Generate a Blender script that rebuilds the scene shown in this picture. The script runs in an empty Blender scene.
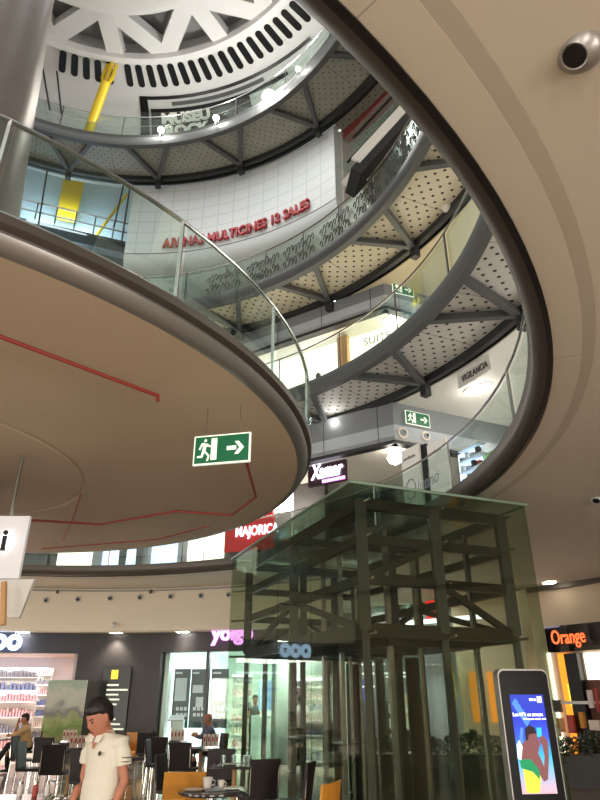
import bpy, bmesh, math, random
from mathutils import Vector, Matrix
random.seed(7)
S = bpy.context.scene; COL = S.collection
R = math.radians
CX, CY = -5.9, 8.35            # axis of the round atrium
CZ = 1.6; F = 625.0; TH = math.atan(0.48)
# ------------------------------------------------------------ camera
cam = bpy.data.objects.new('camera', bpy.data.cameras.new('camera')); COL.objects.link(cam)
cam.location = (0, 0, CZ); cam.rotation_euler = (math.pi/2 + TH, 0, 0)
cam.data.sensor_fit = 'VERTICAL'; cam.data.sensor_height = 24; cam.data.lens = 24*F/800
cam.data.clip_start = .05; cam.data.clip_end = 200
S.camera = cam
S.view_settings.view_transform = 'Standard'; S.view_settings.look = 'None'
S.view_settings.gamma = 1; S.view_settings.use_curve_mapping = False
S.view_settings.exposure = 0.55

def ray(x, y):
    a = (x-300)/F; b = (400-y)/F
    return Vector((a, math.cos(TH)-b*math.sin(TH), math.sin(TH)+b*math.cos(TH)))
def onz(x, y, z):
    r = ray(x, y); t = (z-CZ)/r.z; return Vector((r.x*t, r.y*t, z))
def ony(x, y, Y):
    r = ray(x, y); t = Y/r.y; return Vector((r.x*t, Y, CZ+r.z*t))
def cyl_at(x, y, Rr):
    r = ray(x, y); a = r.x**2+r.y**2; b = -2*(r.x*CX+r.y*CY); c = CX*CX+CY*CY-Rr*Rr
    t = (-b+math.sqrt(b*b-4*a*c))/2/a
    return math.degrees(math.atan2(r.y*t-CY, r.x*t-CX)), CZ+r.z*t
def P(a, r, z): return Vector((CX+r*math.cos(R(a)), CY+r*math.sin(R(a)), z))

# ------------------------------------------------------------ materials
def srgb(c):
    return tuple(((v/255)/12.92 if v/255 <= .04045 else ((v/255+.055)/1.055)**2.4) for v in c)
def mat(name, c, rough=.5, metal=0, emit=None, es=0, noise=0, nscale=8, bump=0, coat=0):
    m = bpy.data.materials.new(name); m.use_nodes = True; nt = m.node_tree; b = nt.nodes['Principled BSDF']
    col = srgb(c); b.inputs['Base Color'].default_value = (*col, 1)
    b.inputs['Roughness'].default_value = rough; b.inputs['Metallic'].default_value = metal
    if coat: b.inputs['Coat Weight'].default_value = coat
    if emit: b.inputs['Emission Color'].default_value = (*srgb(emit), 1); b.inputs['Emission Strength'].default_value = es
    if noise or bump:
        tc = nt.nodes.new('ShaderNodeTexCoord'); n = nt.nodes.new('ShaderNodeTexNoise'); n.inputs['Scale'].default_value = nscale
        n.inputs['Detail'].default_value = 5; nt.links.new(tc.outputs['Object'], n.inputs['Vector'])
        if noise:
            mx = nt.nodes.new('ShaderNodeMix'); mx.data_type = 'RGBA'
            mx.inputs[6].default_value = (*[v*(1-noise) for v in col], 1); mx.inputs[7].default_value = (*[min(1, v*(1+noise)) for v in col], 1)
            nt.links.new(n.outputs['Fac'], mx.inputs[0]); nt.links.new(mx.outputs[2], b.inputs['Base Color'])
        if bump:
            bp = nt.nodes.new('ShaderNodeBump'); bp.inputs['Strength'].default_value = bump
            nt.links.new(n.outputs['Fac'], bp.inputs['Height']); nt.links.new(bp.outputs[0], b.inputs['Normal'])
    return m
def glass(name, tint, refl=.08, rough=0.0):
    m = bpy.data.materials.new(name); m.use_nodes = True; nt = m.node_tree; nt.nodes.clear()
    o = nt.nodes.new('ShaderNodeOutputMaterial'); t = nt.nodes.new('ShaderNodeBsdfTransparent'); g = nt.nodes.new('ShaderNodeBsdfGlossy')
    t.inputs[0].default_value = (*tint, 1); g.inputs['Roughness'].default_value = rough; g.inputs[0].default_value = (.9, 1, .95, 1)
    mx = nt.nodes.new('ShaderNodeMixShader'); lw = nt.nodes.new('ShaderNodeLayerWeight'); lw.inputs[0].default_value = .35
    mp = nt.nodes.new('ShaderNodeMapRange'); mp.inputs[3].default_value = refl; mp.inputs[4].default_value = min(1, refl*3)
    nt.links.new(lw.outputs['Fresnel'], mp.inputs[0]); nt.links.new(mp.outputs[0], mx.inputs[0])
    nt.links.new(t.outputs[0], mx.inputs[1]); nt.links.new(g.outputs[0], mx.inputs[2]); nt.links.new(mx.outputs[0], o.inputs[0])
    return m
def emat(name, c, s):
    return mat(name, (20, 20, 20), .6, emit=c, es=s)
def math_node(nt, op, a, b=None):
    n = nt.nodes.new('ShaderNodeMath'); n.operation = op
    for i, v in enumerate((a, b)):
        if v is None: continue
        if isinstance(v, (int, float)): n.inputs[i].default_value = v
        else: nt.links.new(v, n.inputs[i])
    return n.outputs[0]
def perforated(name, c, dark, pitch=.34, rad=.17, noise=.08, w0=8.0):
    """sheet metal panels with staggered round perforations and radial joints, laid out around the atrium axis"""
    m = mat(name, c, .55, noise=noise, nscale=1.2); nt = m.node_tree; b = nt.nodes['Principled BSDF']
    src = b.inputs['Base Color'].links[0].from_socket
    g = nt.nodes.new('ShaderNodeNewGeometry'); sp = nt.nodes.new('ShaderNodeSeparateXYZ'); nt.links.new(g.outputs['Position'], sp.inputs[0])
    x = math_node(nt, 'SUBTRACT', sp.outputs[0], CX); y = math_node(nt, 'SUBTRACT', sp.outputs[1], CY)
    rr = math_node(nt, 'SQRT', math_node(nt, 'ADD', math_node(nt, 'MULTIPLY', x, x), math_node(nt, 'MULTIPLY', y, y)))
    an = math_node(nt, 'MULTIPLY', math_node(nt, 'ADD', math_node(nt, 'ARCTAN2', y, x), 4), w0+2)
    u = math_node(nt, 'DIVIDE', rr, pitch); v = math_node(nt, 'DIVIDE', an, pitch)
    uu = math_node(nt, 'ADD', u, v); vv = math_node(nt, 'SUBTRACT', u, v)
    fu = math_node(nt, 'SUBTRACT', math_node(nt, 'FRACT', uu), .5); fv = math_node(nt, 'SUBTRACT', math_node(nt, 'FRACT', vv), .5)
    d = math_node(nt, 'SQRT', math_node(nt, 'ADD', math_node(nt, 'MULTIPLY', fu, fu), math_node(nt, 'MULTIPLY', fv, fv)))
    hole = math_node(nt, 'LESS_THAN', d, rad)
    seam = math_node(nt, 'LESS_THAN', math_node(nt, 'FRACT', math_node(nt, 'DIVIDE', an, pitch*5)), .014)
    fac = math_node(nt, 'MAXIMUM', hole, math_node(nt, 'MULTIPLY', seam, .6))
    mx = nt.nodes.new('ShaderNodeMix'); mx.data_type = 'RGBA'; nt.links.new(fac, mx.inputs[0]); nt.links.new(src, mx.inputs[6])
    mx.inputs[7].default_value = (*srgb(dark), 1); nt.links.new(mx.outputs[2], b.inputs['Base Color'])
    return m
def tiled(name, c, c2, pw, ph, rad, gap=.03, noise=.04, rough=.5):
    """panels with fine joints on a curved wall: arc length by height"""
    m = mat(name, c, rough, noise=noise, nscale=2); nt = m.node_tree; b = nt.nodes['Principled BSDF']
    src = b.inputs['Base Color'].links[0].from_socket
    g = nt.nodes.new('ShaderNodeNewGeometry'); sp = nt.nodes.new('ShaderNodeSeparateXYZ'); nt.links.new(g.outputs['Position'], sp.inputs[0])
    x = math_node(nt, 'SUBTRACT', sp.outputs[0], CX); y = math_node(nt, 'SUBTRACT', sp.outputs[1], CY)
    an = math_node(nt, 'MULTIPLY', math_node(nt, 'ADD', math_node(nt, 'ARCTAN2', y, x), 4), rad)
    a = math_node(nt, 'LESS_THAN', math_node(nt, 'FRACT', math_node(nt, 'DIVIDE', an, pw)), gap/pw)
    if ph:
        h = math_node(nt, 'LESS_THAN', math_node(nt, 'FRACT', math_node(nt, 'DIVIDE', sp.outputs[2], ph)), gap/ph); a = math_node(nt, 'MAXIMUM', a, h)
    mx = nt.nodes.new('ShaderNodeMix'); mx.data_type = 'RGBA'; nt.links.new(a, mx.inputs[0]); nt.links.new(src, mx.inputs[6])
    mx.inputs[7].default_value = (*srgb(c2), 1); nt.links.new(mx.outputs[2], b.inputs['Base Color'])
    return m

M = {}
M['soffit'] = tiled('ring_soffit_plaster', (196, 187, 172), (165, 155, 140), 4.2, 0, 9.2, .012, .03, .7)
M['ceil'] = mat('ceiling_plaster', (198, 189, 174), .75, noise=.02, nscale=.6)
M['disc'] = mat('platform_plaster', (194, 175, 150), .75, noise=.03, nscale=.5)
M['fascia_dark'] = mat('dark_bronze_trim', (84, 76, 70), .42, .35)
M['fascia_metal'] = mat('brushed_grey_trim', (150, 147, 144), .36, .6)
M['beam'] = mat('grey_painted_steel', (84, 86, 86), .45, .2, noise=.06, nscale=4)
M['beam_dark'] = mat('dark_painted_steel', (48, 49, 51), .45, .2)
M['perf2'] = perforated('perforated_panel_cool', (196, 194, 190), (52, 48, 46))
M['perf3'] = perforated('perforated_panel_warm', (204, 196, 174), (58, 48, 36))
M['perf4'] = perforated('perforated_panel_top', (150, 150, 140), (62, 60, 56), pitch=.3, rad=.13, noise=.25)
M['wood_dark'] = mat('brown_steel', (50, 44, 37), .45, .2)
M['steel'] = mat('stainless_steel', (190, 190, 190), .22, 1)
M['chrome'] = mat('chrome', (225, 222, 216), .12, 1)
M['rail_glass'] = glass('railing_glass', (.88, .93, .91), .045)
M['rail_glass_pat'] = glass('patterned_railing_glass', (.90, .94, .92), .06, .3)
M['elev_glass'] = glass('enclosure_glass', (.82, .86, .80), .028)
M['shop_glass'] = glass('shop_glass', (.95, .98, .97), .03)
M['roof_glass'] = glass('roof_glass', (.74, .82, .77), .03)
M['cine'] = tiled('white_curved_tiles', (206, 212, 214), (190, 196, 198), .62, .5, 10.2, .05, .03)
M['cine_plain'] = mat('white_curved_plaster', (198, 204, 204), .55)
M['dome'] = mat('dome_plaster', (205, 205, 205), .6, noise=.03, nscale=.8)
M['dome_recess'] = mat('dome_recess_grey', (135, 135, 136), .7)
M['white'] = mat('white_paint', (228, 226, 220), .5)
M['wall_beige'] = mat('beige_bulkhead_paint', (238, 226, 206), .65, noise=.02, nscale=1)
M['panel_grey'] = tiled('grey_bulkhead_panels', (128, 132, 136), (60, 62, 64), 1.9, 0, 12, .03)
M['panel_light'] = tiled('pale_bulkhead_panels', (176, 182, 190), (70, 72, 74), 1.9, 0, 12, .03)
M['charcoal'] = mat('charcoal_wall', (52, 48, 48), .45, noise=.08, nscale=3)
M['black'] = mat('black_plastic', (14, 14, 15), .3)
M['gloss_black'] = mat('gloss_black', (10, 10, 12), .08, coat=1)
M['red_pipe'] = mat('red_sprinkler_pipe', (150, 58, 46), .5)
M['red'] = mat('red_sign_plastic', (196, 32, 36), .4, emit=(196, 32, 36), es=.15)
M['crimson'] = mat('crimson_letters', (168, 30, 44), .4)
M['green_sign'] = mat('green_exit_plastic', (14, 96, 62), .4, emit=(14, 96, 62), es=.25)
M['sign_white'] = mat('sign_white', (232, 236, 224), .4, emit=(225, 236, 215), es=.45)
M['yellow'] = mat('yellow_paint', (222, 190, 34), .45)
M['sky_blue'] = mat('pale_blue_wall', (176, 200, 216), .6, noise=.05, nscale=.7)
M['leather'] = mat('dark_brown_leather', (34, 26, 24), .5, bump=.05, nscale=60)
M['orange_leather'] = mat('ochre_leather', (204, 138, 44), .42, noise=.08, nscale=12, bump=.05)
M['tan_wood'] = mat('tan_board', (206, 160, 110), .5)
M['tabletop'] = mat('dark_table_laminate', (60, 54, 54), .18, coat=.4)
M['porcelain'] = mat('white_porcelain', (230, 226, 218), .2)
M['card'] = mat('cream_menu_card', (226, 208, 192), .5)
M['card_red'] = mat('red_menu_print', (178, 70, 60), .5)
M['skin'] = mat('skin', (186, 124, 98), .5)
M['skin2'] = mat('tanned_skin', (170, 112, 84), .5)
M['hair'] = mat('dark_hair', (24, 18, 17), .5, noise=.3, nscale=60, bump=.4)
M['polo'] = mat('white_polo_cotton', (226, 220, 204), .8, noise=.03, nscale=14, bump=.12)
M['trouser'] = mat('black_trousers', (24, 22, 24), .8)
M['tan_shirt'] = mat('tan_shirt', (196, 160, 112), .8)
M['blue_shirt'] = mat('slate_blue_shirt', (92, 96, 118), .8)
M['white_shirt'] = mat('white_shirt', (220, 206, 200), .8)
M['decal'] = mat('grey_glass_decal', (70, 76, 74), .7)
M['matte_black'] = mat('matte_black', (8, 8, 9), .3); M['matte_black'].node_tree.nodes['Principled BSDF'].inputs['Specular IOR Level'].default_value = .12
M['leaf'] = mat('hedge_leaf', (44, 62, 30), .5, noise=.4, nscale=5)
M['planter'] = mat('black_planter', (24, 24, 24), .5)
M['lamp'] = emat('lamp_white', (255, 250, 240), 30)
M['lamp_soft'] = emat('lamp_soft', (255, 246, 228), 9)
M['window_glow'] = emat('lit_shop_window', (255, 247, 224), 1.9)
M['window_blue'] = emat('cool_lit_display', (196, 222, 255), 1.6)
M['neon_pink'] = emat('pink_neon', (232, 150, 240), 2.2)
M['neon_white'] = emat('white_neon', (244, 240, 255), 2.6)
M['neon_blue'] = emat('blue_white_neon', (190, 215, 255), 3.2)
M['neon_orange'] = emat('orange_neon', (255, 100, 50), 1.6)
M['neon_green'] = emat('green_neon', (30, 170, 90), .8)
M['orange_light'] = emat('orange_lit_panel', (255, 150, 40), 1.1)
M['yellow_light'] = emat('yellow_lit_panel', (255, 205, 60), 1.4)
M['shop_white'] = mat('bright_shop_wall', (228, 240, 236), .6)
M['green_wall'] = mat('green_wall', (132, 160, 70), .6)
def floor_mat():
    m = mat('polished_stone_floor', (172, 156, 138), .12, coat=.3); nt = m.node_tree; b = nt.nodes['Principled BSDF']
    tc = nt.nodes.new('ShaderNodeTexCoord'); br = nt.nodes.new('ShaderNodeTexBrick'); nt.links.new(tc.outputs['Object'], br.inputs['Vector'])
    br.offset = 0; br.inputs['Scale'].default_value = 1; br.inputs['Brick Width'].default_value = .9; br.inputs['Row Height'].default_value = .9
    br.inputs['Mortar Size'].default_value = .006
    br.inputs['Color1'].default_value = (*srgb((178, 162, 144)), 1); br.inputs['Color2'].default_value = (*srgb((160, 146, 130)), 1); br.inputs['Mortar'].default_value = (*srgb((100, 92, 84)), 1)
    nt.links.new(br.outputs[0], b.inputs['Base Color']); return m
M['floor'] = floor_mat()

# ------------------------------------------------------------ mesh builder
class MB:
    def __init__(s): s.v = []; s.f = []
    def add(s, vs, fs):
        o = len(s.v); s.v += [tuple(v) for v in vs]; s.f += [tuple(i+o for i in f) for f in fs]; return s
    def box(s, c, d, rz=0, mtx=None):
        m = mtx or Matrix.Rotation(rz, 4, 'Z'); c = Vector(c)
        vs = [c + (m @ Vector((d[0]/2*i, d[1]/2*j, d[2]/2*k))) for k in (-1, 1) for j in (-1, 1) for i in (-1, 1)]
        return s.add(vs, [(0, 2, 3, 1), (4, 5, 7, 6), (0, 1, 5, 4), (2, 6, 7, 3), (0, 4, 6, 2), (1, 3, 7, 5)])
    def quadbox(s, a, b, w, h):
        """beam of width w and height h from point a to point b"""
        a = Vector(a); b = Vector(b); d = (b-a).normalized(); up = Vector((0, 0, 1))
        if abs(d.z) > .95: up = Vector((0, 1, 0))
        sx = d.cross(up).normalized()*w/2; sz = sx.cross(d).normalized()*h/2
        vs = [p+i*sx+j*sz for p in (a, b) for i, j in ((-1, -1), (1, -1), (1, 1), (-1, 1))]
        return s.add(vs, [(0, 1, 2, 3), (4, 7, 6, 5), (0, 4, 5, 1), (1, 5, 6, 2), (2, 6, 7, 3), (3, 7, 4, 0)])
    def tube(s, pts, r, n=10, caps=True):
        pts = [Vector(p) for p in pts]; rs = r if isinstance(r, (list, tuple)) else [r]*len(pts); vs = []; fs = []
        for i, p in enumerate(pts):
            d = (pts[min(i+1, len(pts)-1)]-pts[max(i-1, 0)]).normalized(); up = Vector((0, 0, 1)) if abs(d.z) < .9 else Vector((0, 1, 0))
            a = d.cross(up).normalized(); b = a.cross(d).normalized()
            for k in range(n): t = 2*math.pi*k/n; vs.append(p+(a*math.cos(t)+b*math.sin(t))*rs[i])
        for i in range(len(pts)-1):
            for k in range(n): fs.append((i*n+k, i*n+(k+1) % n, (i+1)*n+(k+1) % n, (i+1)*n+k))
        if caps: fs.append(tuple(reversed(range(n)))); fs.append(tuple(range((len(pts)-1)*n, len(pts)*n)))
        return s.add(vs, fs)
    def lathe(s, prof, c=(0, 0, 0), n=20):
        vs = []; fs = []; m = len(prof)
        for k in range(n):
            t = 2*math.pi*k/n
            for r, z in prof: vs.append((c[0]+max(r, 1e-4)*math.cos(t), c[1]+max(r, 1e-4)*math.sin(t), c[2]+z))
        for k in range(n):
            for i in range(m-1): fs.append((k*m+i, ((k+1) % n)*m+i, ((k+1) % n)*m+i+1, k*m+i+1))
        fs.append(tuple(k*m for k in range(n))[::-1]); fs.append(tuple(k*m+m-1 for k in range(n)))
        return s.add(vs, fs)
    def sweep(s, prof, a0, a1, n=None, full=False):
        """closed profile of (radius, z) swept about the atrium axis from a0 to a1 degrees"""
        n = n or max(2, int(abs(a1-a0)/2)); m = len(prof); vs = []; fs = []
        cnt = n if full else n+1
        for k in range(cnt):
            a = a0+(a1-a0)*k/n
            for r, z in prof: vs.append(P(a, r, z))
        for k in range(n):
            k2 = (k+1) % cnt
            for i in range(m): j = (i+1) % m; fs.append((k*m+i, k2*m+i, k2*m+j, k*m+j))
        if not full: fs.append(tuple(range(m))[::-1]); fs.append(tuple(range(n*m, n*m+m)))
        return s.add(vs, fs)
    def prism(s, poly, o, ux, uy, th):
        """polygon in the plane (o, ux, uy) given a thickness th along ux x uy"""
        o = Vector(o); ux = Vector(ux).normalized(); uy = Vector(uy).normalized(); nn = ux.cross(uy)*th; m = len(poly)
        vs = [o+ux*p[0]+uy*p[1] for p in poly]+[o+ux*p[0]+uy*p[1]+nn for p in poly]
        fs = [tuple(range(m))[::-1], tuple(range(m, 2*m))]+[(i, (i+1) % m, m+(i+1) % m, m+i) for i in range(m)]
        return s.add(vs, fs)
    def build(s, name, m, parent=None, smooth=False, bevel=0, loc=None):
        me = bpy.data.meshes.new(name); me.from_pydata(s.v, [], s.f); me.update()
        bm = bmesh.new(); bm.from_mesh(me); bmesh.ops.recalc_face_normals(bm, faces=bm.faces); bm.to_mesh(me); bm.free()
        me.materials.append(m if not isinstance(m, str) else M[m])
        if smooth:
            for p in me.polygons: p.use_smooth = True
            if smooth != 'all':
                me.set_sharp_from_angle(angle=R(40))
        o = bpy.data.objects.new(name, me); COL.objects.link(o)
        if parent: o.parent = parent
        if loc is not None: o.location = loc
        if bevel:
            b = o.modifiers.new('bevel', 'BEVEL'); b.width = bevel; b.segments = 2; b.limit_method = 'ANGLE'
        return o
def box_obj(name, m, c, d, parent=None, rz=0, bevel=0): return MB().box(c, d, rz).build(name, m, parent, bevel=bevel)
def tag(o, label, cat, group=None):
    o['label'] = label; o['category'] = cat
    if group: o['group'] = group
    return o
def thing(name, label, cat, loc=(0, 0, 0), rz=0, group=None):
    o = bpy.data.objects.new(name, None); COL.objects.link(o); o.location = loc; o.rotation_euler = (0, 0, rz); o.empty_display_size = .1
    return tag(o, label, cat, group)
def struct(o): o['kind'] = 'structure'; return o
def kids(o): return [c for c in COL.objects if c.parent == o]
def dup(root, loc, rz=0, label=None, group=None, scale=None):
    def rec(o, par):
        c = o.copy(); COL.objects.link(c); c.parent = par
        for ch in kids(o): rec(ch, c)
        return c
    r = rec(root, None); r.location = loc; r.rotation_euler = (0, 0, rz)
    if scale: r.scale = scale
    if label: r['label'] = label
    if group: r['group'] = group
    return r
def text_mesh(body, size, depth=.01, bold=0, shear=0, spacing=1.0):
    cu = bpy.data.curves.new('t', 'FONT'); cu.body = body; cu.size = size; cu.extrude = depth/2; cu.offset = bold; cu.shear = shear
    cu.space_character = spacing; cu.resolution_u = 3
    o = bpy.data.objects.new('t', cu); COL.objects.link(o); bpy.context.view_layer.update()
    me = bpy.data.meshes.new_from_object(o.evaluated_get(bpy.context.evaluated_depsgraph_get()))
    bpy.data.objects.remove(o); bpy.data.curves.remove(cu)
    return me
def text_obj(name, body, m, size, fn, parent=None, depth=.01, bold=0, width=None, shear=0, spacing=1.0):
    """lettering whose points (x across, y up, z out) are placed by fn; width fits the line to a length"""
    me = text_mesh(body, size, depth, bold, shear, spacing); xs = [v.co.x for v in me.vertices]; x0, x1 = min(xs), max(xs)
    k = width/(x1-x0) if width else 1
    for v in me.vertices: v.co = fn((v.co.x-x0)*k, v.co.y, v.co.z)
    me.name = name; me.materials.clear(); me.materials.append(M[m]); o = bpy.data.objects.new(name, me); COL.objects.link(o)
    if parent: o.parent = parent
    return o
def on_cyl(a_left, rad, z0):
    """text runs clockwise (left to right seen from inside) along a wall of radius rad"""
    return lambda x, y, z: P(a_left-math.degrees(x/rad), rad-.02-z, z0+y)
def on_plane(o, ux, uy, nn):
    o = Vector(o); ux = Vector(ux).normalized(); uy = Vector(uy).normalized(); nn = Vector(nn).normalized()
    return lambda x, y, z: o+ux*x+uy*y+nn*z
def bakery(o):
    """apply the modifiers of o into a new plain mesh"""
    bpy.context.view_layer.update(); me = bpy.data.meshes.new_from_object(o.evaluated_get(bpy.context.evaluated_depsgraph_get()))
    o.modifiers.clear(); o.data = me; return o

# ============================================================ SETTING
fl = MB(); fl.box((0, 12, -.1), (60, 60, .2)); struct(fl.build('floor', 'floor'))
# ring ceiling over the ground floor (first floor slab) with its stepped soffit band
struct(MB().sweep([(9.27, 4.605), (9.27, 4.88), (20, 4.88), (20, 4.605)], -100, 260, 160, True).build('ceiling', 'ceil', smooth=True))
struct(MB().sweep([(8.87, 4.6), (9.16, 4.6), (9.16, 4.86), (8.87, 4.86)], 0, 360, 160, True).build('ceiling', 'soffit', smooth=True))
struct(MB().sweep([(9.16, 4.603), (9.27, 4.603), (9.27, 4.86), (9.16, 4.86)], 0, 360, 160, True).build('trim_4', mat('soffit_joint', (178, 168, 153), .7), smooth=True))
# hole edge: thin shadow bead and bronze fascia
struct(MB().sweep([(8.85, 4.585), (8.90, 4.585), (8.90, 4.63), (8.85, 4.63)], 0, 360, 180, True).build('trim_1', 'black', smooth=True))
struct(MB().sweep([(8.86, 4.6), (8.80, 4.61), (8.73, 4.66), (8.70, 4.75), (8.70, 4.86), (8.86, 4.86)], 0, 360, 180, True).build('trim_2', 'fascia_dark', smooth=True))

# upper plain ceilings behind the walkways
struct(MB().sweep([(11.25, 9.02), (21, 9.02), (21, 9.3), (11.25, 9.3)], -35, 150, 90).build('ceiling', mat('level_two_ceiling', (214, 212, 204), .6), smooth=True))
struct(MB().sweep([(10.9, 13.02), (21, 13.02), (21, 13.3), (10.9, 13.3)], -20, 92, 60).build('ceiling', mat('level_three_ceiling', (210, 196, 165), .6), smooth=True))
# outer shell
struct(MB().sweep([(21, 0), (21.3, 0), (21.3, 30), (21, 30)], -60, 200, 80).build('wall_back', mat('outer_wall', (120, 118, 114), .8), smooth=True))

# dome over the atrium
struct(MB().sweep([(7.45, 23.5), (8.9, 23.5), (9.6, 23.25), (10.15, 22.6), (10.4, 21.6), (10.45, 20.2), (10.7, 20.2), (10.7, 24.45), (7.45, 24.45)], 0, 360, 120, True).build('ceiling', 'dome', smooth=True))
struct(MB().sweep([(7.3, 23.35), (7.5, 23.3), (7.55, 23.5), (7.4, 23.7), (7.25, 23.6)], 0, 360, 120, True).build('trim_3', 'dome', smooth=True))
struct(MB().sweep([(5.2, 24.4), (7.5, 24.4), (7.5, 24.6), (5.2, 24.6)], 0, 360, 100, True).build('ceiling', 'dome_recess', smooth=True))
struct(MB().sweep([(.01, 24.0), (3, 23.7), (5.2, 23.0), (5.45, 23.05), (5.45, 24.5), (.01, 25)], 0, 360, 100, True).build('ceiling', 'dome', smooth=True))
strut0 = None
dome = thing('dome_truss', 'pale zigzag truss ring under the dome at the top of the atrium', 'truss', (CX, CY, 23.6))
for k in range(-1, 4):
    ai = 100.5-32.4*k
    for da in (-2.4, 16, -17.5):
        p1 = P(ai, 5.5, 23.75)-dome.location; p2 = P(ai+da, 7.5, 23.75+.03*abs(da)/10)-dome.location
        MB().quadbox(p1, p2, .62, .45).build('strut', 'dome', dome)
# slot vents
sv = MB(); n = 8
pts = []
for i in range(n+1): t = math.pi*i/n; pts.append((.125*math.cos(t), .36+.125*math.sin(t)))
for i in range(n+1): t = math.pi+math.pi*i/n; pts.append((.125*math.cos(t), -.36+.125*math.sin(t)))
sv.prism(pts, (0, 0, 0), (1, 0, 0), (0, 1, 0), .03)
slot = sv.build('slot_vent', 'black'); VL = 'long rounded black ventilation slot in the white ring beneath the dome, in the row'
first = True
for a in [112.6-3.05*i for i in range(5)]+[95.3-3.05*i for i in range(21)]:
    loc = P(a, 8.13, 23.465); rz = R(a-90); grp = 'slots left of the yellow pole' if a > 100 else 'slots right of the yellow pole'
    lb = 'rounded black ventilation slot under the dome, '+('left' if a > 100 else 'right')+' of the yellow pole'
    if first: o = slot; first = False; o.location = loc; o.rotation_euler = (0, 0, rz); tag(o, lb, 'vent', grp)
    else: o = slot.copy(); COL.objects.link(o); o.location = loc; o.rotation_euler = (0, 0, rz); tag(o, lb, 'vent', grp)

# ============================================================ CENTRAL PLATFORM
pl = thing('round_platform', 'round first floor platform with beige underside, grey metal edge and glass railing', 'platform', (CX, CY, 4.6))
L = pl.location
def rel(mb, o=L):
    mb.v = [(x-o[0], y-o[1], z-o[2]) for x, y, z in mb.v]; return mb
rel(MB().sweep([(1.5, 4.6), (2.68, 4.6), (2.7, 4.62), (2.74, 4.62), (2.76, 4.6), (5.86, 4.6), (5.86, 4.86), (1.5, 4.86)], 0, 360, 140, True)).build('slab', 'disc', pl, smooth=True)
rel(MB().sweep([(5.86, 4.6), (5.92, 4.6), (5.98, 4.64), (6.01, 4.70), (6.0, 4.73), (5.86, 4.73)], 0, 360, 180, True)).build('lower_edge_trim', 'fascia_metal', pl, smooth=True)
rel(MB().sweep([(5.86, 4.73), (6.01, 4.73), (6.06, 4.76), (6.07, 4.83), (6.04, 4.87), (5.86, 4.87)], 0, 360, 180, True)).build('upper_edge_trim', 'fascia_dark', pl, smooth=True)
def railing(parent, org, rad, z0, h, angs, gm='rail_glass', post_w=.05, pm='steel', rail_r=.022, rm='steel', inset=.35, gaps=True, outward=1, mid=False):
    for i, a in enumerate(angs):
        p = P(a, rad, z0)-org; q = P(a, rad, z0+h)-org
        MB().quadbox(p, q, .03, post_w).build('railing_post', pm, parent)
        if i+1 < len(angs):
            a1 = angs[i+1]; d = (a1-a)*.02
            rel(MB().sweep([(rad+.03*outward, z0-.05), (rad+.045*outward, z0-.05), (rad+.045*outward, z0+h-.03), (rad+.03*outward, z0+h-.03)], a+d, a1-d, 8), org).build('glass_panel', gm, parent, smooth=True)
    pts = [P(angs[0]+(angs[-1]-angs[0])*k/60, rad, z0+h)-org for k in range(61)]
    MB().tube(pts, rail_r, 8).build('handrail', rm, parent, smooth=True)
    if mid: MB().tube([p-Vector((0, 0, h*.45)) for p in pts], rail_r*.45, 6).build('rail_wire', rm, parent, smooth=True)
railing(pl, L, 6.02, 4.87, .88, [-116+15.7*k for k in range(16)])

# ring railing of the first floor opening
rg = thing('glass_railing', 'curved glass railing round the edge of the first floor opening on the right', 'railing', (CX, CY, 5.0))
railing(rg, rg.location, 8.84, 4.87, .93, [-39.2+17.8*k for k in range(11)], pm='steel', rm='steel', rail_r=.02)

# column through the platform
c = MB(); c.lathe([(1.2, 4.87), (1.1, 7), (.82, 11), (.55, 15.4), (.5, 23.5)], (CX, CY, 0), 40)
tag(c.build('column', mat('round_column_metal', (128, 120, 114), .35, .5, noise=.1, nscale=2), smooth=True), 'thick tapering grey column rising from the platform at the far left', 'column')
c = MB(); c.lathe([(1.5, 0), (1.5, 4.6)], (CX, CY, 0), 40)
tag(c.build('column', mat('round_core_metal', (150, 140, 122), .5, .2), smooth=True), 'round drum column beneath the platform behind the white information sign', 'column')

# sprinkler pipes under the platform
def pipe(name, pts, label, r=.022):
    return tag(MB().tube(pts, r, 8).build(name, 'red_pipe', smooth=True), label, 'pipe')
Z = 4.5
pipe('sprinkler_pipe', [(-3.4, 3.75, Z), (-2.65, 4.75, Z), (-1.5, 5.94, Z), (-1.5, 5.94, Z-.06)], 'straight red sprinkler pipe under the near left of the platform')
pipe('sprinkler_pipe', [(-4.82, 11.01, Z), (-3.65, 11.3, Z), (-2.12, 10.42, Z), (-1.18, 10.67, Z), (-.7, 9.59, Z), (-.73, 7.84, Z)], 'long bent red sprinkler pipe running towards the exit sign')
pipe('sprinkler_pipe', [(-3.48, 9.59, Z+.05), (-4.1, 11.1, Z+.05), (-4.85, 12.77, Z+.05)], 'short red branch pipe crossing the long bent one', .015)
pipe('sprinkler_pipe', [(-5.59, 13.6, Z+.05), (-2.9, 12.7, Z+.05), (-1.7, 11.6, Z+.05)], 'thin dark red pipe along the far rim of the platform underside', .014)

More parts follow.
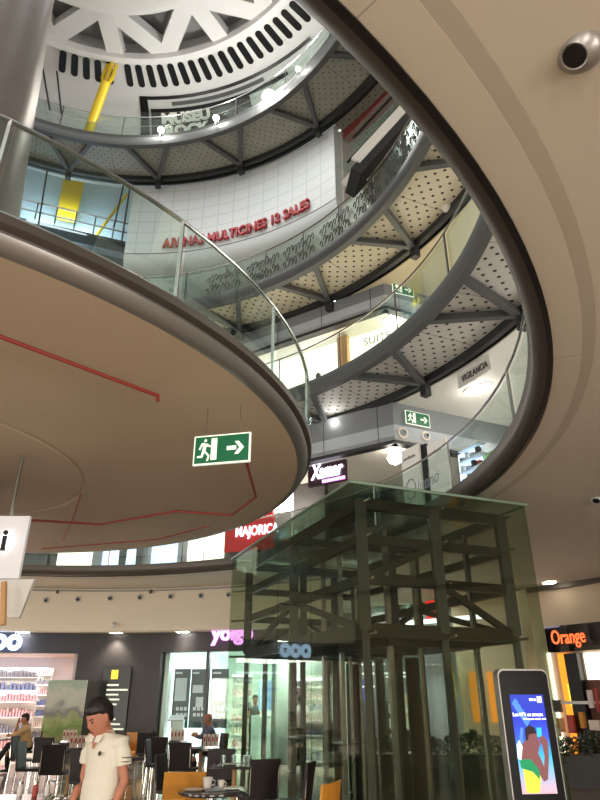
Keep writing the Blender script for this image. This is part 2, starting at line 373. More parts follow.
# exit signs
def exit_sign(name, label, tl, tr, h, hang=None):
    tl = Vector(tl); tr = Vector(tr); ux = (tr-tl); w = ux.length; ux.normalize(); uy = Vector((0, 0, 1)); nn = ux.cross(uy).normalized()
    t = thing(name, label, 'sign', (tl+tr)/2-Vector((0, 0, h)), 0, None); o = tl-Vector((0, 0, h))-t.location
    def rect(x0, y0, x1, y1, d0, d1, nm, m):
        mb = MB(); mb.prism([(x0, y0), (x1, y0), (x1, y1), (x0, y1)], o+nn*d0, ux, uy, d1-d0); return mb.build(nm, m, t)
    rect(0, 0, w, h, -.02, .008, 'frame', 'sign_white'); e = h*.05
    face = rect(e, e, w-e, h-e, .008, .012, 'green_face', 'green_sign')
    s = h
    # door leaf, running figure, arrow
    rect(.60*s, .14*s, .80*s, .88*s, .012, .016, 'door_symbol', 'sign_white').parent = face
    mb = MB()
    def poly(pp): mb.prism([(x*s, y*s) for x, y in pp], o+nn*.012, ux, uy, .004)
    poly([(.40+.05*math.cos(k*.7854), .82+.05*math.sin(k*.7854)) for k in range(8)])
    poly([(.30, .42), (.40, .40), (.46, .70), (.34, .74)])
    poly([(.18, .52), (.24, .50), (.30, .66), (.38, .68), (.36, .75), (.26, .73)])
    poly([(.44, .62), (.58, .58), (.59, .63), (.45, .72)])
    poly([(.30, .44), (.38, .40), (.50, .28), (.46, .12), (.52, .11), (.57, .30), (.42, .46)])
    poly([(.30, .46), (.38, .42), (.32, .24), (.14, .24), (.14, .30), (.27, .31)])
    mb.build('running_figure', 'sign_white', face)
    mb = MB(); c0 = w/s-.48
    mb.prism([((c0-.3)*s, .43*s), ((c0+.02)*s, .43*s), ((c0+.02)*s, .57*s), ((c0-.3)*s, .57*s)], o+nn*.012, ux, uy, .004)
    mb.prism([((c0-.04)*s, .72*s), ((c0+.1)*s, .72*s), ((c0+.28)*s, .5*s), ((c0+.1)*s, .28*s), ((c0-.04)*s, .28*s), ((c0+.12)*s, .5*s)], o+nn*.012, ux, uy, .004)
    mb.build('arrow', 'sign_white', face)
    if hang:
        for f in (.2, .8):
            a = tl+ux*w*f-t.location; MB().tube([a, a+Vector((0, 0, hang))], .005, 6).build('hanger', 'steel', t)
    return t
tl = ony(195, 437, 6.5); tr = ony(251, 432, 6.35)
exit_sign('exit_sign', 'large green emergency exit sign hanging under the round platform', tl, tr, tl.z-ony(195, 466, 6.5).z, 4.6-tl.z)

# ============================================================ WALKWAYS
def walkway(label, z, r0, r1, a0, a1, apex, half, perf, post_a, rail_h, gm, pip=False, beamh=.42):
    t = thing('curved_walkway', label, 'walkway', (CX, CY, z)); o = t.location
    rel(MB().sweep([(r0+.1, z+.2), (r1-.05, z+.2), (r1-.05, z+.42), (r0+.1, z+.42)], a0, a1), o).build('perforated_soffit', perf, t, smooth=True)
    rel(MB().sweep([(r0-.02, z), (r0+.16, z), (r0+.2, z+.12), (r0+.16, z+beamh), (r0-.02, z+beamh), (r0-.10, z+.28), (r0-.08, z+.1)], a0, a1), o).build('edge_beam', 'beam', t, smooth=True)
    rel(MB().sweep([(r1-.14, z), (r1, z), (r1, z+beamh), (r1-.14, z+beamh)], a0, a1), o).build('rear_beam', 'beam_dark', t, smooth=True)
    rel(MB().sweep([(r1+.12, z+.05), (r1+.22, z+.05), (r1+.22, z+beamh), (r1+.12, z+beamh)], a0, a1), o).build('gutter', 'black', t, smooth=True)
    for a in apex:
        for s_ in (-1, 1):
            if a+s_*half < a0 or a+s_*half > a1: continue
            MB().quadbox(P(a, r1-.15, z+.04)-o, P(a+s_*half, r0+.1, z+.08)-o, .15, .17).build('strut', 'beam', t, bevel=.01)
        if a0 < a < a1: MB().box(P(a, r1-.07, z-.16)-o, (.2, .2, .34), R(a)).build('bracket', 'beam_dark', t)
    post_angs = post_a
    railing(t, o, r0+.02, z+beamh, rail_h, post_angs, gm=gm, pm='beam', rm='steel', rail_r=.022, post_w=.07, mid=pip)
    return t
w2 = walkway('lowest curved walkway with pale perforated underside, second floor', 9.0, 9.15, 11.1, -22, 150, [-3.3+18.6*k for k in range(8)], 4.9, 'perf2', [-14.9+13.9*k for k in range(12)], 1.08, 'rail_glass')
w3 = walkway('middle curved walkway with cream perforated underside, third floor', 13.0, 8.95, 10.75, -22, 112, [-5.9+18.7*k for k in range(7)], 4.7, 'perf3', [-18.5+9.5*k for k in range(14)], 1.1, 'rail_glass_pat')
w4 = walkway('topmost curved walkway with dark speckled underside below the dome', 19.8, 8.15, 9.95, 15, 140, [28.9+19.6*k for k in range(6)], 5.4, 'perf4', [18+15.3*k for k in range(8)], 1.05, 'rail_glass', True)
rel(MB().sweep([(8.0, 20.15), (8.08, 20.07), (8.16, 20.15), (8.08, 20.23)], 15, 140), w4.location).build('edge_tube', 'beam', w4, smooth=True)
# black swirl decals on the third floor railing glass
for a in (-8, 2, 11.5, 20.8, 30.2, 39.5, 49, 58, 67.5):
    mb = MB()
    for i in range(9):
        for j in range(2):
            a2 = a+.9*i-3.6; z = 13.62+.42*j+.06*math.sin(i*2.1+j)
            pts = [P(a2+.32*math.cos(t*.9), 8.93, z+.16*math.sin(t*.9)*(1 if i % 2 else .7)) for t in range(6)]
            mb.tube([p-w3.location for p in pts], .02, 5)
    mb.build('swirl_decal', 'decal', w3)

# level ceilings' lamps
def disc_lamp(x, y, z, r, label, grp=None, m='lamp_soft', power=0):
    p = onz(x, y, z); t = thing('ceiling_lamp', label, 'lamp', p-Vector((0, 0, .03)), 0, grp)
    MB().lathe([(r*1.12, .0), (r*1.12, .03), (r*.9, .03), (r*.9, .0)], (0, 0, 0), 24).build('rim', 'white', t)
    MB().lathe([(r, -.01), (r, .02)], (0, 0, 0), 24).build('diffuser', m, t)
    if power:
        l = bpy.data.lights.new('lamp_light', 'POINT'); l.energy = power; l.shadow_soft_size = r; l.color = (1, .95, .86)
        lo = bpy.data.objects.new('lamp_light', l); COL.objects.link(lo); lo.parent = t; lo.location = (0, 0, -.15)
    return t
disc_lamp(473, 391, 9.02, .22, 'larger round ceiling lamp above the first floor shops, left of a pair', power=14)
disc_lamp(486, 385, 9.02, .17, 'smaller round ceiling lamp above the first floor shops, right of a pair', power=6)

# ============================================================ CINEMA VOLUME
struct(MB().sweep([(10.2, 16.5), (10.2, 19.8), (10.5, 19.8), (10.5, 16.5)], 46, 93.5, 60).build('wall_cinema', 'cine', smooth=True))
prof = [(10.2, 16.5)]+[(10.2+.7*(1-math.cos(t*.157)), 16.5-.75*math.sin(t*.157)) for t in range(1, 11)]+[(16, 15.6), (16, 15.9), (10.6, 16.5)]
struct(MB().sweep(prof, 46, 93.5, 60).build('wall_cinema_underside', 'cine_plain', smooth=True))
struct(MB().sweep([(10.5, 15.75), (16, 15.75), (16, 19.8), (10.5, 19.8)], 45.4, 46, 2).build('wall_cinema_side', mat('side_wall_grey', (176, 172, 168), .6)))
struct(MB().sweep([(10.19, 16.5), (10.21, 16.5), (10.21, 16.53), (10.19, 16.53)], 46, 93.5, 60).build('trim_5', 'beam', smooth=True))
a1, z1 = cyl_at(163, 248, 10.2); a2, z2 = cyl_at(311, 212, 10.2)
sg = thing('cinema_sign', 'crimson raised lettering reading ARENAS MULTICINES 12 SALES on the white curved wall', 'sign', P(70, 10.1, 16.7))
text_obj('lettering', 'ARENAS MULTICINES 12 SALES', 'crimson', .56, (lambda f: (lambda x, y, z: f(x, y, z)-sg.location))(on_cyl(a1, 10.13, 16.72)), sg, .1, .012, width=R(a1-a2)*10.13)
for a in (85, 76, 67, 58, 50):
    p = P(a, 11.4, 15.72); t = MB().lathe([(.11, -.03), (.11, .05)], p, 16).build('soffit_spot', 'beam'); tag(t, 'small dark recessed spot under the cinema volume', 'spotlight', 'spots under the cinema volume')
# pale blue rear wall, yellow panels and gantry at the left
struct(MB().sweep([(12.6, 13.6), (12.9, 13.6), (12.9, 23), (12.6, 23)], 90, 128, 30).build('wall_blue', 'sky_blue', smooth=True))
a, z = cyl_at(66, 222, 12.2); a3, z3 = cyl_at(64, 176, 12.2)
t = thing('yellow_banner', 'wide yellow vertical duct panel hanging beside the column', 'panel', P(a, 12.2, z))
MB().prism([(-.38, 0), (.38, 0), (.42, z3-z), (-.42, z3-z)], (0, 0, 0), (math.sin(R(a)), -math.cos(R(a)), 0), (0, 0, 1), .25).build('panel', 'yellow', t, bevel=.05)
MB().tube([(0, 0, z3-z), (0, 0, z3-z+.9)], .12, 10).build('stem', 'yellow', t)
_, zy = cyl_at(95, 178, 12.0)
tag(MB().sweep([(11.7, zy), (11.95, zy), (11.95, zy+.3), (11.7, zy+.3)], 93, 110, 12).build('yellow_beam', 'yellow'), 'horizontal yellow beam under the top walkway at left', 'beam')
pa = ony(88, 247, 19.6); pb = ony(127, 194, 19.9)
tag(MB().tube([pa, pb], .06, 8).build('yellow_brace', 'yellow'), 'slim diagonal yellow brace in front of pale blue wall', 'beam')
gan = thing('service_gantry', 'dark steel service gantry with handrail crossing in front of pale blue wall', 'gantry', P(104, 11.4, 15.2))
go = gan.location
def gp(x, y, r=11.2): a, z = cyl_at(x, y, r); return P(a, r, z)-go
A_, B_ = gp(18, 226), gp(133, 252)
MB().quadbox(A_, B_, .9, .14).build('deck', 'beam_dark', gan); MB().quadbox(A_-Vector((0, 0, .55)), B_-Vector((0, 0, .55)), .7, .3).build('lower_girder', mat('blue_grey_steel', (70, 88, 104), .5), gan)
for dz in (.55, 1.0): MB().tube([A_+Vector((0, -.4, dz)), B_+Vector((0, -.4, dz))], .035, 8).build('handrail', 'steel', gan)
for k in range(7):
    p = A_.lerp(B_, k/6)+Vector((0, -.4, 0)); MB().tube([p, p+Vector((0, 0, 1.0))], .03, 6).build('post', 'beam', gan)
for x0, y0, x1, y1 in ((60, 25, 58, 120), (56, 120, 38, 235), (62, 90, 52, 212), (134, 182, 124, 250), (128, 182, 116, 235)):
    a, z = cyl_at(x0, y0, 11.0); b, zz = cyl_at(x1, y1, 11.0)
    tag(MB().tube([P(a, 7.9 if y0 < 100 else 10.5, z if y0 > 100 else 22.6), P(b, 7.9 if y0 < 100 else 10.5, zz if y0 > 100 else 20.6)], .035, 6).build('hanging_rod', 'beam_dark'),
        'dark steel rod hanging beside the column near the %s' % {60: 'dome, longest and highest', 56: 'yellow banner, left one', 62: 'yellow banner, right one', 134: 'cinema wall, right one', 128: 'cinema wall, left one'}[x0], 'rod')
# yellow forked pole below the dome
pole = thing('yellow_pole', 'yellow fork-topped pole rising to the slotted dome ring', 'pole', P(105, 10, 20))
p0 = onz(88, 133, 20.6)-pole.location; p1 = onz(106, 82, 22.2)-pole.location
MB().tube([p0, p1], .17, 12).build('shaft', 'yellow', pole, smooth=True)
for dx in (-1, 0, 1):
    q = onz(112+dx*4.5, 63+abs(dx)*2, 23.3)-pole.location
    MB().tube([p1+Vector((dx*.08, 0, -.1)), p1.lerp(q, .25)+Vector((dx*.14, 0, 0)), q], .075, 8).build('prong', 'yellow', pole, smooth=True)
# museum poster on the dome wall
def dome_pt(a, s):
    """s from 0 to 1 down the curved wall below the slots"""
    pr = [(9.05, 23.47), (9.6, 23.22), (10.12, 22.57), (10.37, 21.6)]
    t = s*3; i = min(2, int(t)); f = t-i
    return P(a, pr[i][0]*(1-f)+pr[i+1][0]*f-.04, pr[i][1]*(1-f)+pr[i+1][1]*f-.03)
mus = thing('museum_banner', 'black framed banner with white capitals reading MUSEU ROCK below the slots', 'banner', dome_pt(80, .6))
def dome_patch(nm, m, aL, aR, s0, s1, off=0):
    mb = MB(); n = 14; k = 6; vs = []; fs = []
    for i in range(n+1):
        for j in range(k+1):
            p = dome_pt(aL+(aR-aL)*i/n, s0+(s1-s0)*j/k)
            d = (Vector((CX, CY, p.z-1))-p).normalized()*off; vs.append(p+d-mus.location)
    for i in range(n):
        for j in range(k): fs.append((i*(k+1)+j, (i+1)*(k+1)+j, (i+1)*(k+1)+j+1, i*(k+1)+j+1))
    mb.add(vs, fs); o = mb.build(nm, m, mus); so = o.modifiers.new('solid', 'SOLIDIFY'); so.thickness = .02; return o
dome_patch('frame_left', 'black', 93.5, 91.5, .0, 1, .02); dome_patch('frame_top', 'black', 93.5, 46, .0, .07, .02)
dome_patch('inner_frame', 'black', 91.0, 55, .26, .34, .02); dome_patch('panel', 'charcoal', 91, 66, .34, 1.0, .01)
dome_patch('caption_strip', 'beam', 85.5, 61, .13, .21, .03)
def on_dome(aL, s0, hh):
    return lambda x, y, z: dome_pt(aL-math.degrees(x/10.0), s0-y/hh)+(Vector((CX, CY, 18))-dome_pt(aL-math.degrees(x/10.0), s0-y/hh)).normalized()*(.05+z)-mus.location
text_obj('lettering', 'MUSEU', 'white', .52, on_dome(88.5, .5, 2.5), mus, .03, .03, width=2.1)
text_obj('lettering', 'ROCK', 'white', .52, on_dome(87.8, .69, 2.5), mus, .03, .03, width=1.9)
# lamps on the top walkway edge
def spot_lamp(x, y, r, z0, label, power, size=.13):
    p = None
    a, z = cyl_at(x, y, r); p = P(a, r, z)
    t = thing('spot_lamp', label, 'lamp', p)
    MB().lathe([(.02, -size), (size*.8, -size*.55), (size, 0), (size*.8, size*.55), (.02, size)], (0, 0, 0), 18).build('bulb', 'lamp', t, smooth=True)
    q = Vector((0, 0, z0-p.z)) ; 
    MB().tube([(0, 0, math.copysign(size*.8, z0-p.z)), q], .025, 6).build('stem', 'beam', t)
    l = bpy.data.lights.new('lamp_light', 'POINT'); l.energy = power; l.shadow_soft_size = size; l.color = (1, .97, .9)
    lo = bpy.data.objects.new('lamp_light', l); COL.objects.link(lo); lo.parent = t; lo.location = (CX-p.x)*.03, (CY-p.y)*.03, 0
    return t
spot_lamp(269, 97, 7.95, 19.9, 'brightest glaring spotlight on the edge of the top walkway', 340, .24)
spot_lamp(216, 118, 7.95, 20.0, 'small bright spotlight on the top walkway beneath the museum banner lettering', 70, .11)
spot_lamp(161, 130, 7.95, 20.0, 'small bright spotlight at left below the museum banner', 110, .12)
spot_lamp(298, 69, 7.95, 20.0, 'faint small lamp on the top walkway right of the brightest spotlight', 30, .08)
spot_lamp(337, 304, 11.05, 13.0, 'round lamp under the third floor walkway above lit shop windows', 25, .2)
spot_lamp(341, 426, 11.1, 9.0, 'round lamp under the second floor walkway above first floor panels', 20, .17)
# dome camera
a, z = cyl_at(447, 207, 10.6); t = thing('dome_camera', 'small white ball security camera under the middle walkway', 'camera', P(a, 10.6, z))
MB().lathe([(.01, -.15), (.1, -.11), (.14, 0), (.1, .1), (.02, .13)], (0, 0, 0), 18).build('ball', 'white', t, smooth=True)
MB().tube([(0, 0, .1), (0, 0, 13.2-z)], .08, 10).build('mount', 'black', t)
# banner at the second floor rear beam
aL, zL = cyl_at(456, 369, 11.36); aR, zR = cyl_at(488, 348, 11.36)
t = thing('cloth_banner', 'white banner reading VIGILANCIA hung on rear beam of lowest walkway', 'banner', P(aL, 11.3, 8.6))
zb = zL-.28
rel(MB().sweep([(11.36, 8.62), (11.38, 8.62), (11.38, 9.01), (11.36, 9.01)], aR, aL, 8), t.location).build('cloth', 'white', t)
text_obj('lettering', 'VIGILANCIA', 'beam_dark', .26, (lambda f: (lambda x, y, z: f(x, y, z)-t.location))(on_cyl(aL-.8, 11.36, 8.72)), t, .01, 0, width=R(aL-aR)*11.3*.8)

# escalator between third and fourth floor
esc = thing('escalator', 'dark escalator with white side band and glass balustrade climbing right of the cinema', 'escalator', (2, 13, 14))
eo = esc.location
e0 = onz(352, 186, 14.1)-eo; e1 = onz(436, 92, 18.2)-eo
sd = (e1-e0).cross(Vector((0, 0, 1))).normalized()
MB().quadbox(e0+sd*.1, e1+sd*.1, .9, .3).build('truss', 'beam_dark', esc)
MB().quadbox(e0-sd*.38+Vector((0, 0, .34)), e1-sd*.38+Vector((0, 0, .34)), .1, .5).build('side_band', 'white', esc)
MB().quadbox(e0+sd*.55+Vector((0, 0, .34)), e1+sd*.55+Vector((0, 0, .34)), .08, .26).build('side_band', 'white', esc)
for s_ in (-.38, .5):
    MB().quadbox(e0+sd*s_+Vector((0, 0, .85)), e1+sd*s_+Vector((0, 0, .85)), .015, .8).build('balustrade', 'rail_glass', esc)
    MB().tube([e0+sd*s_+Vector((0, 0, 1.27)), e1+sd*s_+Vector((0, 0, 1.27))], .04, 8).build('handrail', 'black', esc)
a, z = cyl_at(376, 92, 11.4); t = MB().quadbox(P(a, 11.4, z-1.4), P(a, 11.4, z+2.2), .7, .3).build('red_column', 'red_pipe'); tag(t, 'dim red steel column above the escalator', 'column')
t = MB().sweep([(10.5, 19.35), (10.8, 19.35), (10.8, 19.75), (10.5, 19.75)], 20, 45, 12).build('red_beam', mat('dark_red_steel', (110, 40, 36), .5)); tag(t, 'dark red beam beside the cinema wall under the top walkway', 'beam')
struct(MB().sweep([(10.2, 20.0), (16, 20.0), (16, 20.2), (10.2, 20.2)], 10, 46, 20).build('ceiling', 'perf4'))
struct(MB().sweep([(15.5, 13.3), (15.8, 13.3), (15.8, 20), (15.5, 20)], -20, 46, 20).build('wall_upper', mat('upper_wall', (128, 120, 112), .7)))

# ============================================================ FACADES OF THE FIRST AND SECOND FLOORS
PC = Vector((2.55, 15.6, 0)); PLft = Vector((-4.8, 20.4, 0)); PRgt = Vector((12, 19.9, 0))
dl = (PLft-PC).normalized(); dr = (PRgt-PC).normalized()
nl = Vector((-dl.y, dl.x, 0)); nl = nl if nl.dot(PC-Vector((CX, CY, 0))) > 0 else -nl
nr = Vector((-dr.y, dr.x, 0)); nr = nr if nr.dot(PC-Vector((CX, CY, 0))) > 0 else -nr
def seg(mb, a, b, z0, z1, th, nn):
    """wall from a to b with thickness th away from the atrium"""
    v = []
    for p in (a, b):
        for q in (p, p+nn*th):
            v += [Vector((q.x, q.y, z0)), Vector((q.x, q.y, z1))]
    return mb.add(v, [(0, 1, 5, 4), (2, 6, 7, 3), (0, 4, 6, 2), (1, 3, 7, 5), (0, 2, 3, 1), (4, 5, 7, 6)])
def bulkhead(z0, zm, z1, idx):
    struct(seg(seg(MB(), PC, PLft, zm, z1, .25, nl), PC, PRgt, zm, z1, .25, nr).build('wall_upper', 'panel_grey'))
    struct(seg(seg(MB(), PC, PLft, z0, zm, .22, nl), PC, PRgt, z0, zm, .22, nr).build('trim_6', 'panel_light'))
    s = MB()
    s.add([Vector((p.x, p.y, z)) for p in (PC, PLft, PLft+nl*4, PC+nl*4+nr*4, PRgt+nr*4, PRgt) for z in (z0+.02, z0+.12)], [(0, 2, 4, 6, 8, 10), (1, 11, 9, 7, 5, 3)]+[(i*2, i*2+1, ((i+1) % 6)*2+1, ((i+1) % 6)*2) for i in range(6)])
    struct(s.build('ceiling', 'white'))
    struct(seg(seg(MB(), PC-nl*.02-nr*.02, PLft-nl*.02, z0-.1, z0, .25, nl), PC-nr*.02-nl*.02, PRgt-nr*.02, z0-.1, z0, .25, nr).build('trim_7', 'beam_dark'))
bulkhead(7.9, 8.36, 9.02, 1)
bulkhead(12.2, 12.62, 13.02, 2)
def pt_on(x, y, base, nn):
    """pixel ray against the vertical plane through base with normal nn"""
    r = ray(x, y); o = Vector((0, 0, CZ)); t = ((base-o).dot(nn)-(base-o).z*nn.z)/(r.x*nn.x+r.y*nn.y); return o+r*t
def wall_box(nm, m, x0, y0, x1, y1, base, nn, th=.06, parent=None, org=None):
    a = pt_on(x0, y0, base, nn); b = pt_on(x1, y1, base, nn); c = pt_on(x0, y1, base, nn); z0 = min(a.z, b.z, c.z); z1 = max(pt_on(x0, y0, base, nn).z, pt_on(x1, y0, base, nn).z)
    z1 = a.z; z0 = c.z
    mb = seg(MB(), Vector((a.x, a.y, 0)), Vector((b.x, b.y, 0)), z0, z1, th, nn)
    if org is not None: rel(mb, org)
    return mb.build(nm, m, parent)
# second floor shop windows (lit) behind the left facade
b2 = PC+nl*.7
def wall_z(nm, m, x0, x1, y, z0, z1, base, nn, th=.1, parent=None):
    a = pt_on(x0, y, base, nn); b = pt_on(x1, y, base, nn)
    return seg(MB(), Vector((a.x, a.y, 0)), Vector((b.x, b.y, 0)), z0, z1, th, nn).build(nm, m, parent)
struct(wall_z('window_1', 'window_glow', 250, 341, 345, 9.4, 12.1, b2+nl*.2, nl))
struct(wall_z('window_2', mat('cream_shopfront', (230, 222, 180), .5, emit=(255, 246, 214), es=1.7), 341, 430, 345, 9.4, 12.1, b2+nl*.2, nl))
t = wall_z('shop_pillar', 'tan_wood', 337, 347, 345, 9.4, 12.15, b2, nl, .18); tag(t, 'pale pillar between lit second floor shop windows', 'pillar')
p = pt_on(364, 346, b2+nl*.12, nl)
t = thing('shop_sign', 'faint grey lettering reading SUITE on cream second floor shopfront', 'sign', p); text_obj('lettering', 'SUITE', 'fascia_metal', .38, on_plane((0, 0, 0), -dl, (0, 0, 1), -nl), t, .02)
t = thing('store_mannequin', 'grey silhouette of a shopper standing in lit second floor window', 'figure', Vector((*pt_on(318, 360, b2-nl*.15, nl).xy, 9.42)))
MB().lathe([(.02, 0), (.13, .0), (.14, .5), (.16, .9), (.19, 1.15), (.1, 1.27), (.05, 1.3), (.05, 1.34), (.08, 1.38), (.09, 1.48), (.04, 1.55)], (0, 0, 0), 14).build('torso', 'beam', t, smooth=True)
# round lamps in the recess soffit
for x, y, r, lb in ((391, 321, .26, 'left lamp of the pair in the second floor recess'), (396, 316, .22, 'right lamp of the pair in the second floor recess')):
    disc_lamp(x, y, 12.22, r, 'round '+lb+' over the cream shopfront', m='lamp_soft', power=6)
exit_sign('exit_sign', 'green exit sign on grey second floor panels near the top right', pt_on(392, 281, PC-nr*.1, nr), pt_on(413, 286, PC-nr*.1, nr), .42)
exit_sign('exit_sign', 'green exit sign on grey first floor panels above the air nozzles', pt_on(405, 410, PC-nr*.1, nr), pt_on(429, 415, PC-nr*.1, nr), .40)
# air nozzles
def nozzle(loc, nrm, label, s=1.0, grp=None, aim=None):
    t = thing('air_nozzle', label, 'air nozzle', loc, 0, grp); z = Vector(nrm).normalized()
    q = z.to_track_quat('Z', 'Y'); t.rotation_mode = 'QUATERNION'; t.rotation_quaternion = q
    MB().lathe([(.175*s, 0), (.17*s, .018*s), (.13*s, .03*s), (.105*s, .02*s), (.105*s, 0)], (0, 0, 0), 28).build('flange', 'fascia_metal' if s > 1.1 else 'wall_beige', t, smooth=True)
    b = MB().lathe([(.02*s, .0), (.105*s, .0), (.11*s, .03*s), (.095*s, .075*s), (.06*s, .105*s), (.05*s, .1*s), (.045*s, .05*s)], (0, 0, 0), 28).build('ball', 'fascia_metal' if s > 1.1 else 'panel_light', t, smooth=True)
    k = MB().lathe([(.052*s, .07*s), (.052*s, .104*s)], (0, 0, 0), 20).build('bore', 'black', t)
    if aim:
        e = (q.inverted() @ Vector(aim).normalized()).to_track_quat('Z', 'Y')
        for o in (b, k): o.rotation_mode = 'QUATERNION'; o.rotation_quaternion = e
    return t
nozzle(onz(581, 46, 4.655), (0, 0, -1), 'large silver ball nozzle in the beige ceiling at top right', 1.12, aim=(-.45, -.1, -.75))
nozzle(onz(597, 496, 4.655), (0, 0, -1), 'small ball nozzle in the ceiling by the right edge', 1.1, aim=(-.4, -.3, -.8))
t = onz(229, 432, 4.6)
nozzle(pt_on(403, 433, PC-nr*.02, nr), -nr, 'white air nozzle on pale panel under the first floor exit sign', .95)
nozzle(pt_on(426, 436, PC-nr*.02, nr), -nr, 'small air nozzle right of the one beneath the exit sign', .8)
# first floor shops
b1 = PC+nl*1.5
struct(wall_z('wall_upper', 'charcoal', 230, 392, 470, 4.9, 7.85, PC+nl*3.8, nl, .2))
struct(wall_z('wall_upper', mat('shop_grey', (150, 150, 150), .6), 388, 600, 470, 4.9, 7.85, PC+nr*3.8, nr, .2))
t = thing('shop_sign', 'black shop sign with pink white script reading Xamar at first floor', 'sign', pt_on(326, 478, PC+nl*.6, nl)); so = t.location
wall_box('board', mat('maroon_black_board', (46, 14, 30), .3), 308, 462, 346, 487, PC+nl*.6, nl, .12, t, so)
p = pt_on(311, 480, PC+nl*.55, nl); pr_ = pt_on(343, 468, PC+nl*.55, nl)
text_obj('lettering', 'Xamar', 'neon_white', .62, on_plane(p-so, -dl, (0, 0, 1), -nl), t, .03, .012, width=(Vector((pr_.x-p.x, pr_.y-p.y, 0))).length, shear=.2)
wall_box('underline', 'neon_pink', 322, 480, 345, 483, PC+nl*.55, nl, .02, t, so)
for x, y, m, lb in ((395, 452, 'lamp_soft', 'glowing round shop lamp on first floor near mannequin shelf'),):
    q = pt_on(x, y+6, PC+nr*.6, nr); t = tag(MB().lathe([(.02, -.2), (.16, -.12), (.22, 0), (.16, .14), (.02, .2)], q, 16).build('globe_lamp', m, smooth=True), lb, 'lamp')
# display boards and lit shelves standing on the first floor walkway
def floor_arc(nm, m, x0, x1, y, Rr, z0, z1, th, parent, so):
    aL, _ = cyl_at(x0, y, Rr); aR, _ = cyl_at(x1, y, Rr)
    return rel(MB().sweep([(Rr, z0), (Rr+th, z0), (Rr+th, z1), (Rr, z1)], aR, aL, 3), so).build(nm, m, parent)
for i, (x0, x1, yt, lb) in enumerate(((402, 420, 447, 'white display board with tiny caption, left of the black one'), (428, 447, 440, 'white display board with grey caption by the blue shelves'))):
    Rr = 9.7; am, zt = cyl_at((x0+x1)/2, yt, Rr); t = thing('display_board', lb, 'display', P(am, Rr, 4.88)); so = t.location
    floor_arc('board', 'white', x0, x1, yt+20, Rr, 4.88, zt, .06, t, so); aL, _ = cyl_at(x0+2, yt+14, Rr)
    text_obj('lettering', 'perfume', 'fascia_metal', .12, lambda x, y, z: P(aL-math.degrees(x/Rr), Rr-.01-z, zt-.26+y)-so, t, .01)
am, zt = cyl_at(424, 444, 9.8); t = thing('display_board', 'slim black display board between two white ones on first floor', 'display', P(am, 9.8, 4.88)); floor_arc('board', 'black', 421.5, 427, 460, 9.8, 4.88, zt, .06, t, t.location)
Rr = 10.2; am, zt = cyl_at(470, 441, Rr); t = thing('lit_shelf_unit', 'blue white lit shelf unit with small boxes seen above the far glass railing', 'shelf', P(am, Rr, 4.88)); so = t.location
floor_arc('back_panel', M['neon_blue'], 459, 482, 465, Rr+.3, 4.88, zt, .05, t, so)
for k in range(7):
    z = 5.0+(zt-5.05)*k/6; floor_arc('shelf', 'white', 459, 482, 465, Rr+.1, z, z+.02, .2, t, so)
    if k < 6:
        for j in range(4): floor_arc('box', ['panel_grey', 'beam_dark', 'white', 'red_pipe', 'panel_light'][(k*3+j*2) % 5], 460+5.6*j, 463+5.6*j, 465, Rr+.12, z+.02, z+.02+(.09 if (k+j) % 2 else .15), .1, t, so)
am, zg = cyl_at(498, 441, 10.4); t = thing('green_display', 'lime green wall display right of the blue lit shelves', 'display', P(am, 10.4, 4.88)); floor_arc('board', 'green_wall', 485, 512, 465, 10.6, 4.88, zg, .1, t, t.location)
disc_lamp(499, 451, 7.92, .13, 'small ceiling lamp above the lime green panel', m='lamp', power=15)
# script on the railing glass
aL, zz = cyl_at(405, 492, 8.86); aR, _ = cyl_at(452, 478, 8.86)
t = thing('glass_lettering', 'grey green script lettering with a hoop on the first floor railing glass', 'sign', P(aL, 8.84, 5.2)); so = t.location
text_obj('lettering', 'lutino', 'panel_grey', .36, lambda x, y, z: P(aL-3-math.degrees(x/8.84), 8.84-z, 5.22+y)-so, t, .004, 0, width=.8, shear=.3)
mb = MB(); mb.tube([P(aL-1.6+math.degrees(.17*math.cos(k*.45)/8.84), 8.84, 5.36+.2*math.sin(k*.45))-so for k in range(14)], .014, 6); mb.build('hoop', 'panel_grey', t)

# ============================================================ FAR FIRST FLOOR SEEN UNDER THE PLATFORM
def arc_box(nm, m, x0, y0, x1, y1, Rr, th=.1, parent=None, org=None):
    """panel on a concentric wall, edges from photo coordinates of its left top and right bottom corners"""
    aL, zt = cyl_at(x0, y0, Rr); aR, _ = cyl_at(x1, y1, Rr); _, zb = cyl_at(x0, y1, Rr)
    mb = MB().sweep([(Rr, zb), (Rr+th, zb), (Rr+th, zt), (Rr, zt)], aR, aL, max(2, int(abs(aL-aR)/2)))
    if org is not None: rel(mb, org)
    return mb.build(nm, m, parent)
struct(MB().sweep([(12.6, 5.0), (12.8, 5.0), (12.8, 9), (12.6, 9)], 58, 150, 50).build('wall_upper', 'charcoal'))
for i, (x0, x1, m) in enumerate(((62, 96, 'window_glow'), (100, 142, 'window_blue'), (150, 178, 'window_blue'), (186, 222, 'window_glow'))):
    struct(arc_box('window_%d' % (3+i), m, x0, 530, x1, 572, 12.4, .1))
for x, lb in ((97, 'left'), (146, 'middle'), (182, 'right')):
    a, z = cyl_at(x, 560, 11.9); tag(MB().tube([P(a, 11.9, 4.88), P(a, 11.9, 7.4)], .16, 12).build('shopfront_post', 'panel_light'), '%s grey post between lit windows under the platform rim' % lb, 'post')
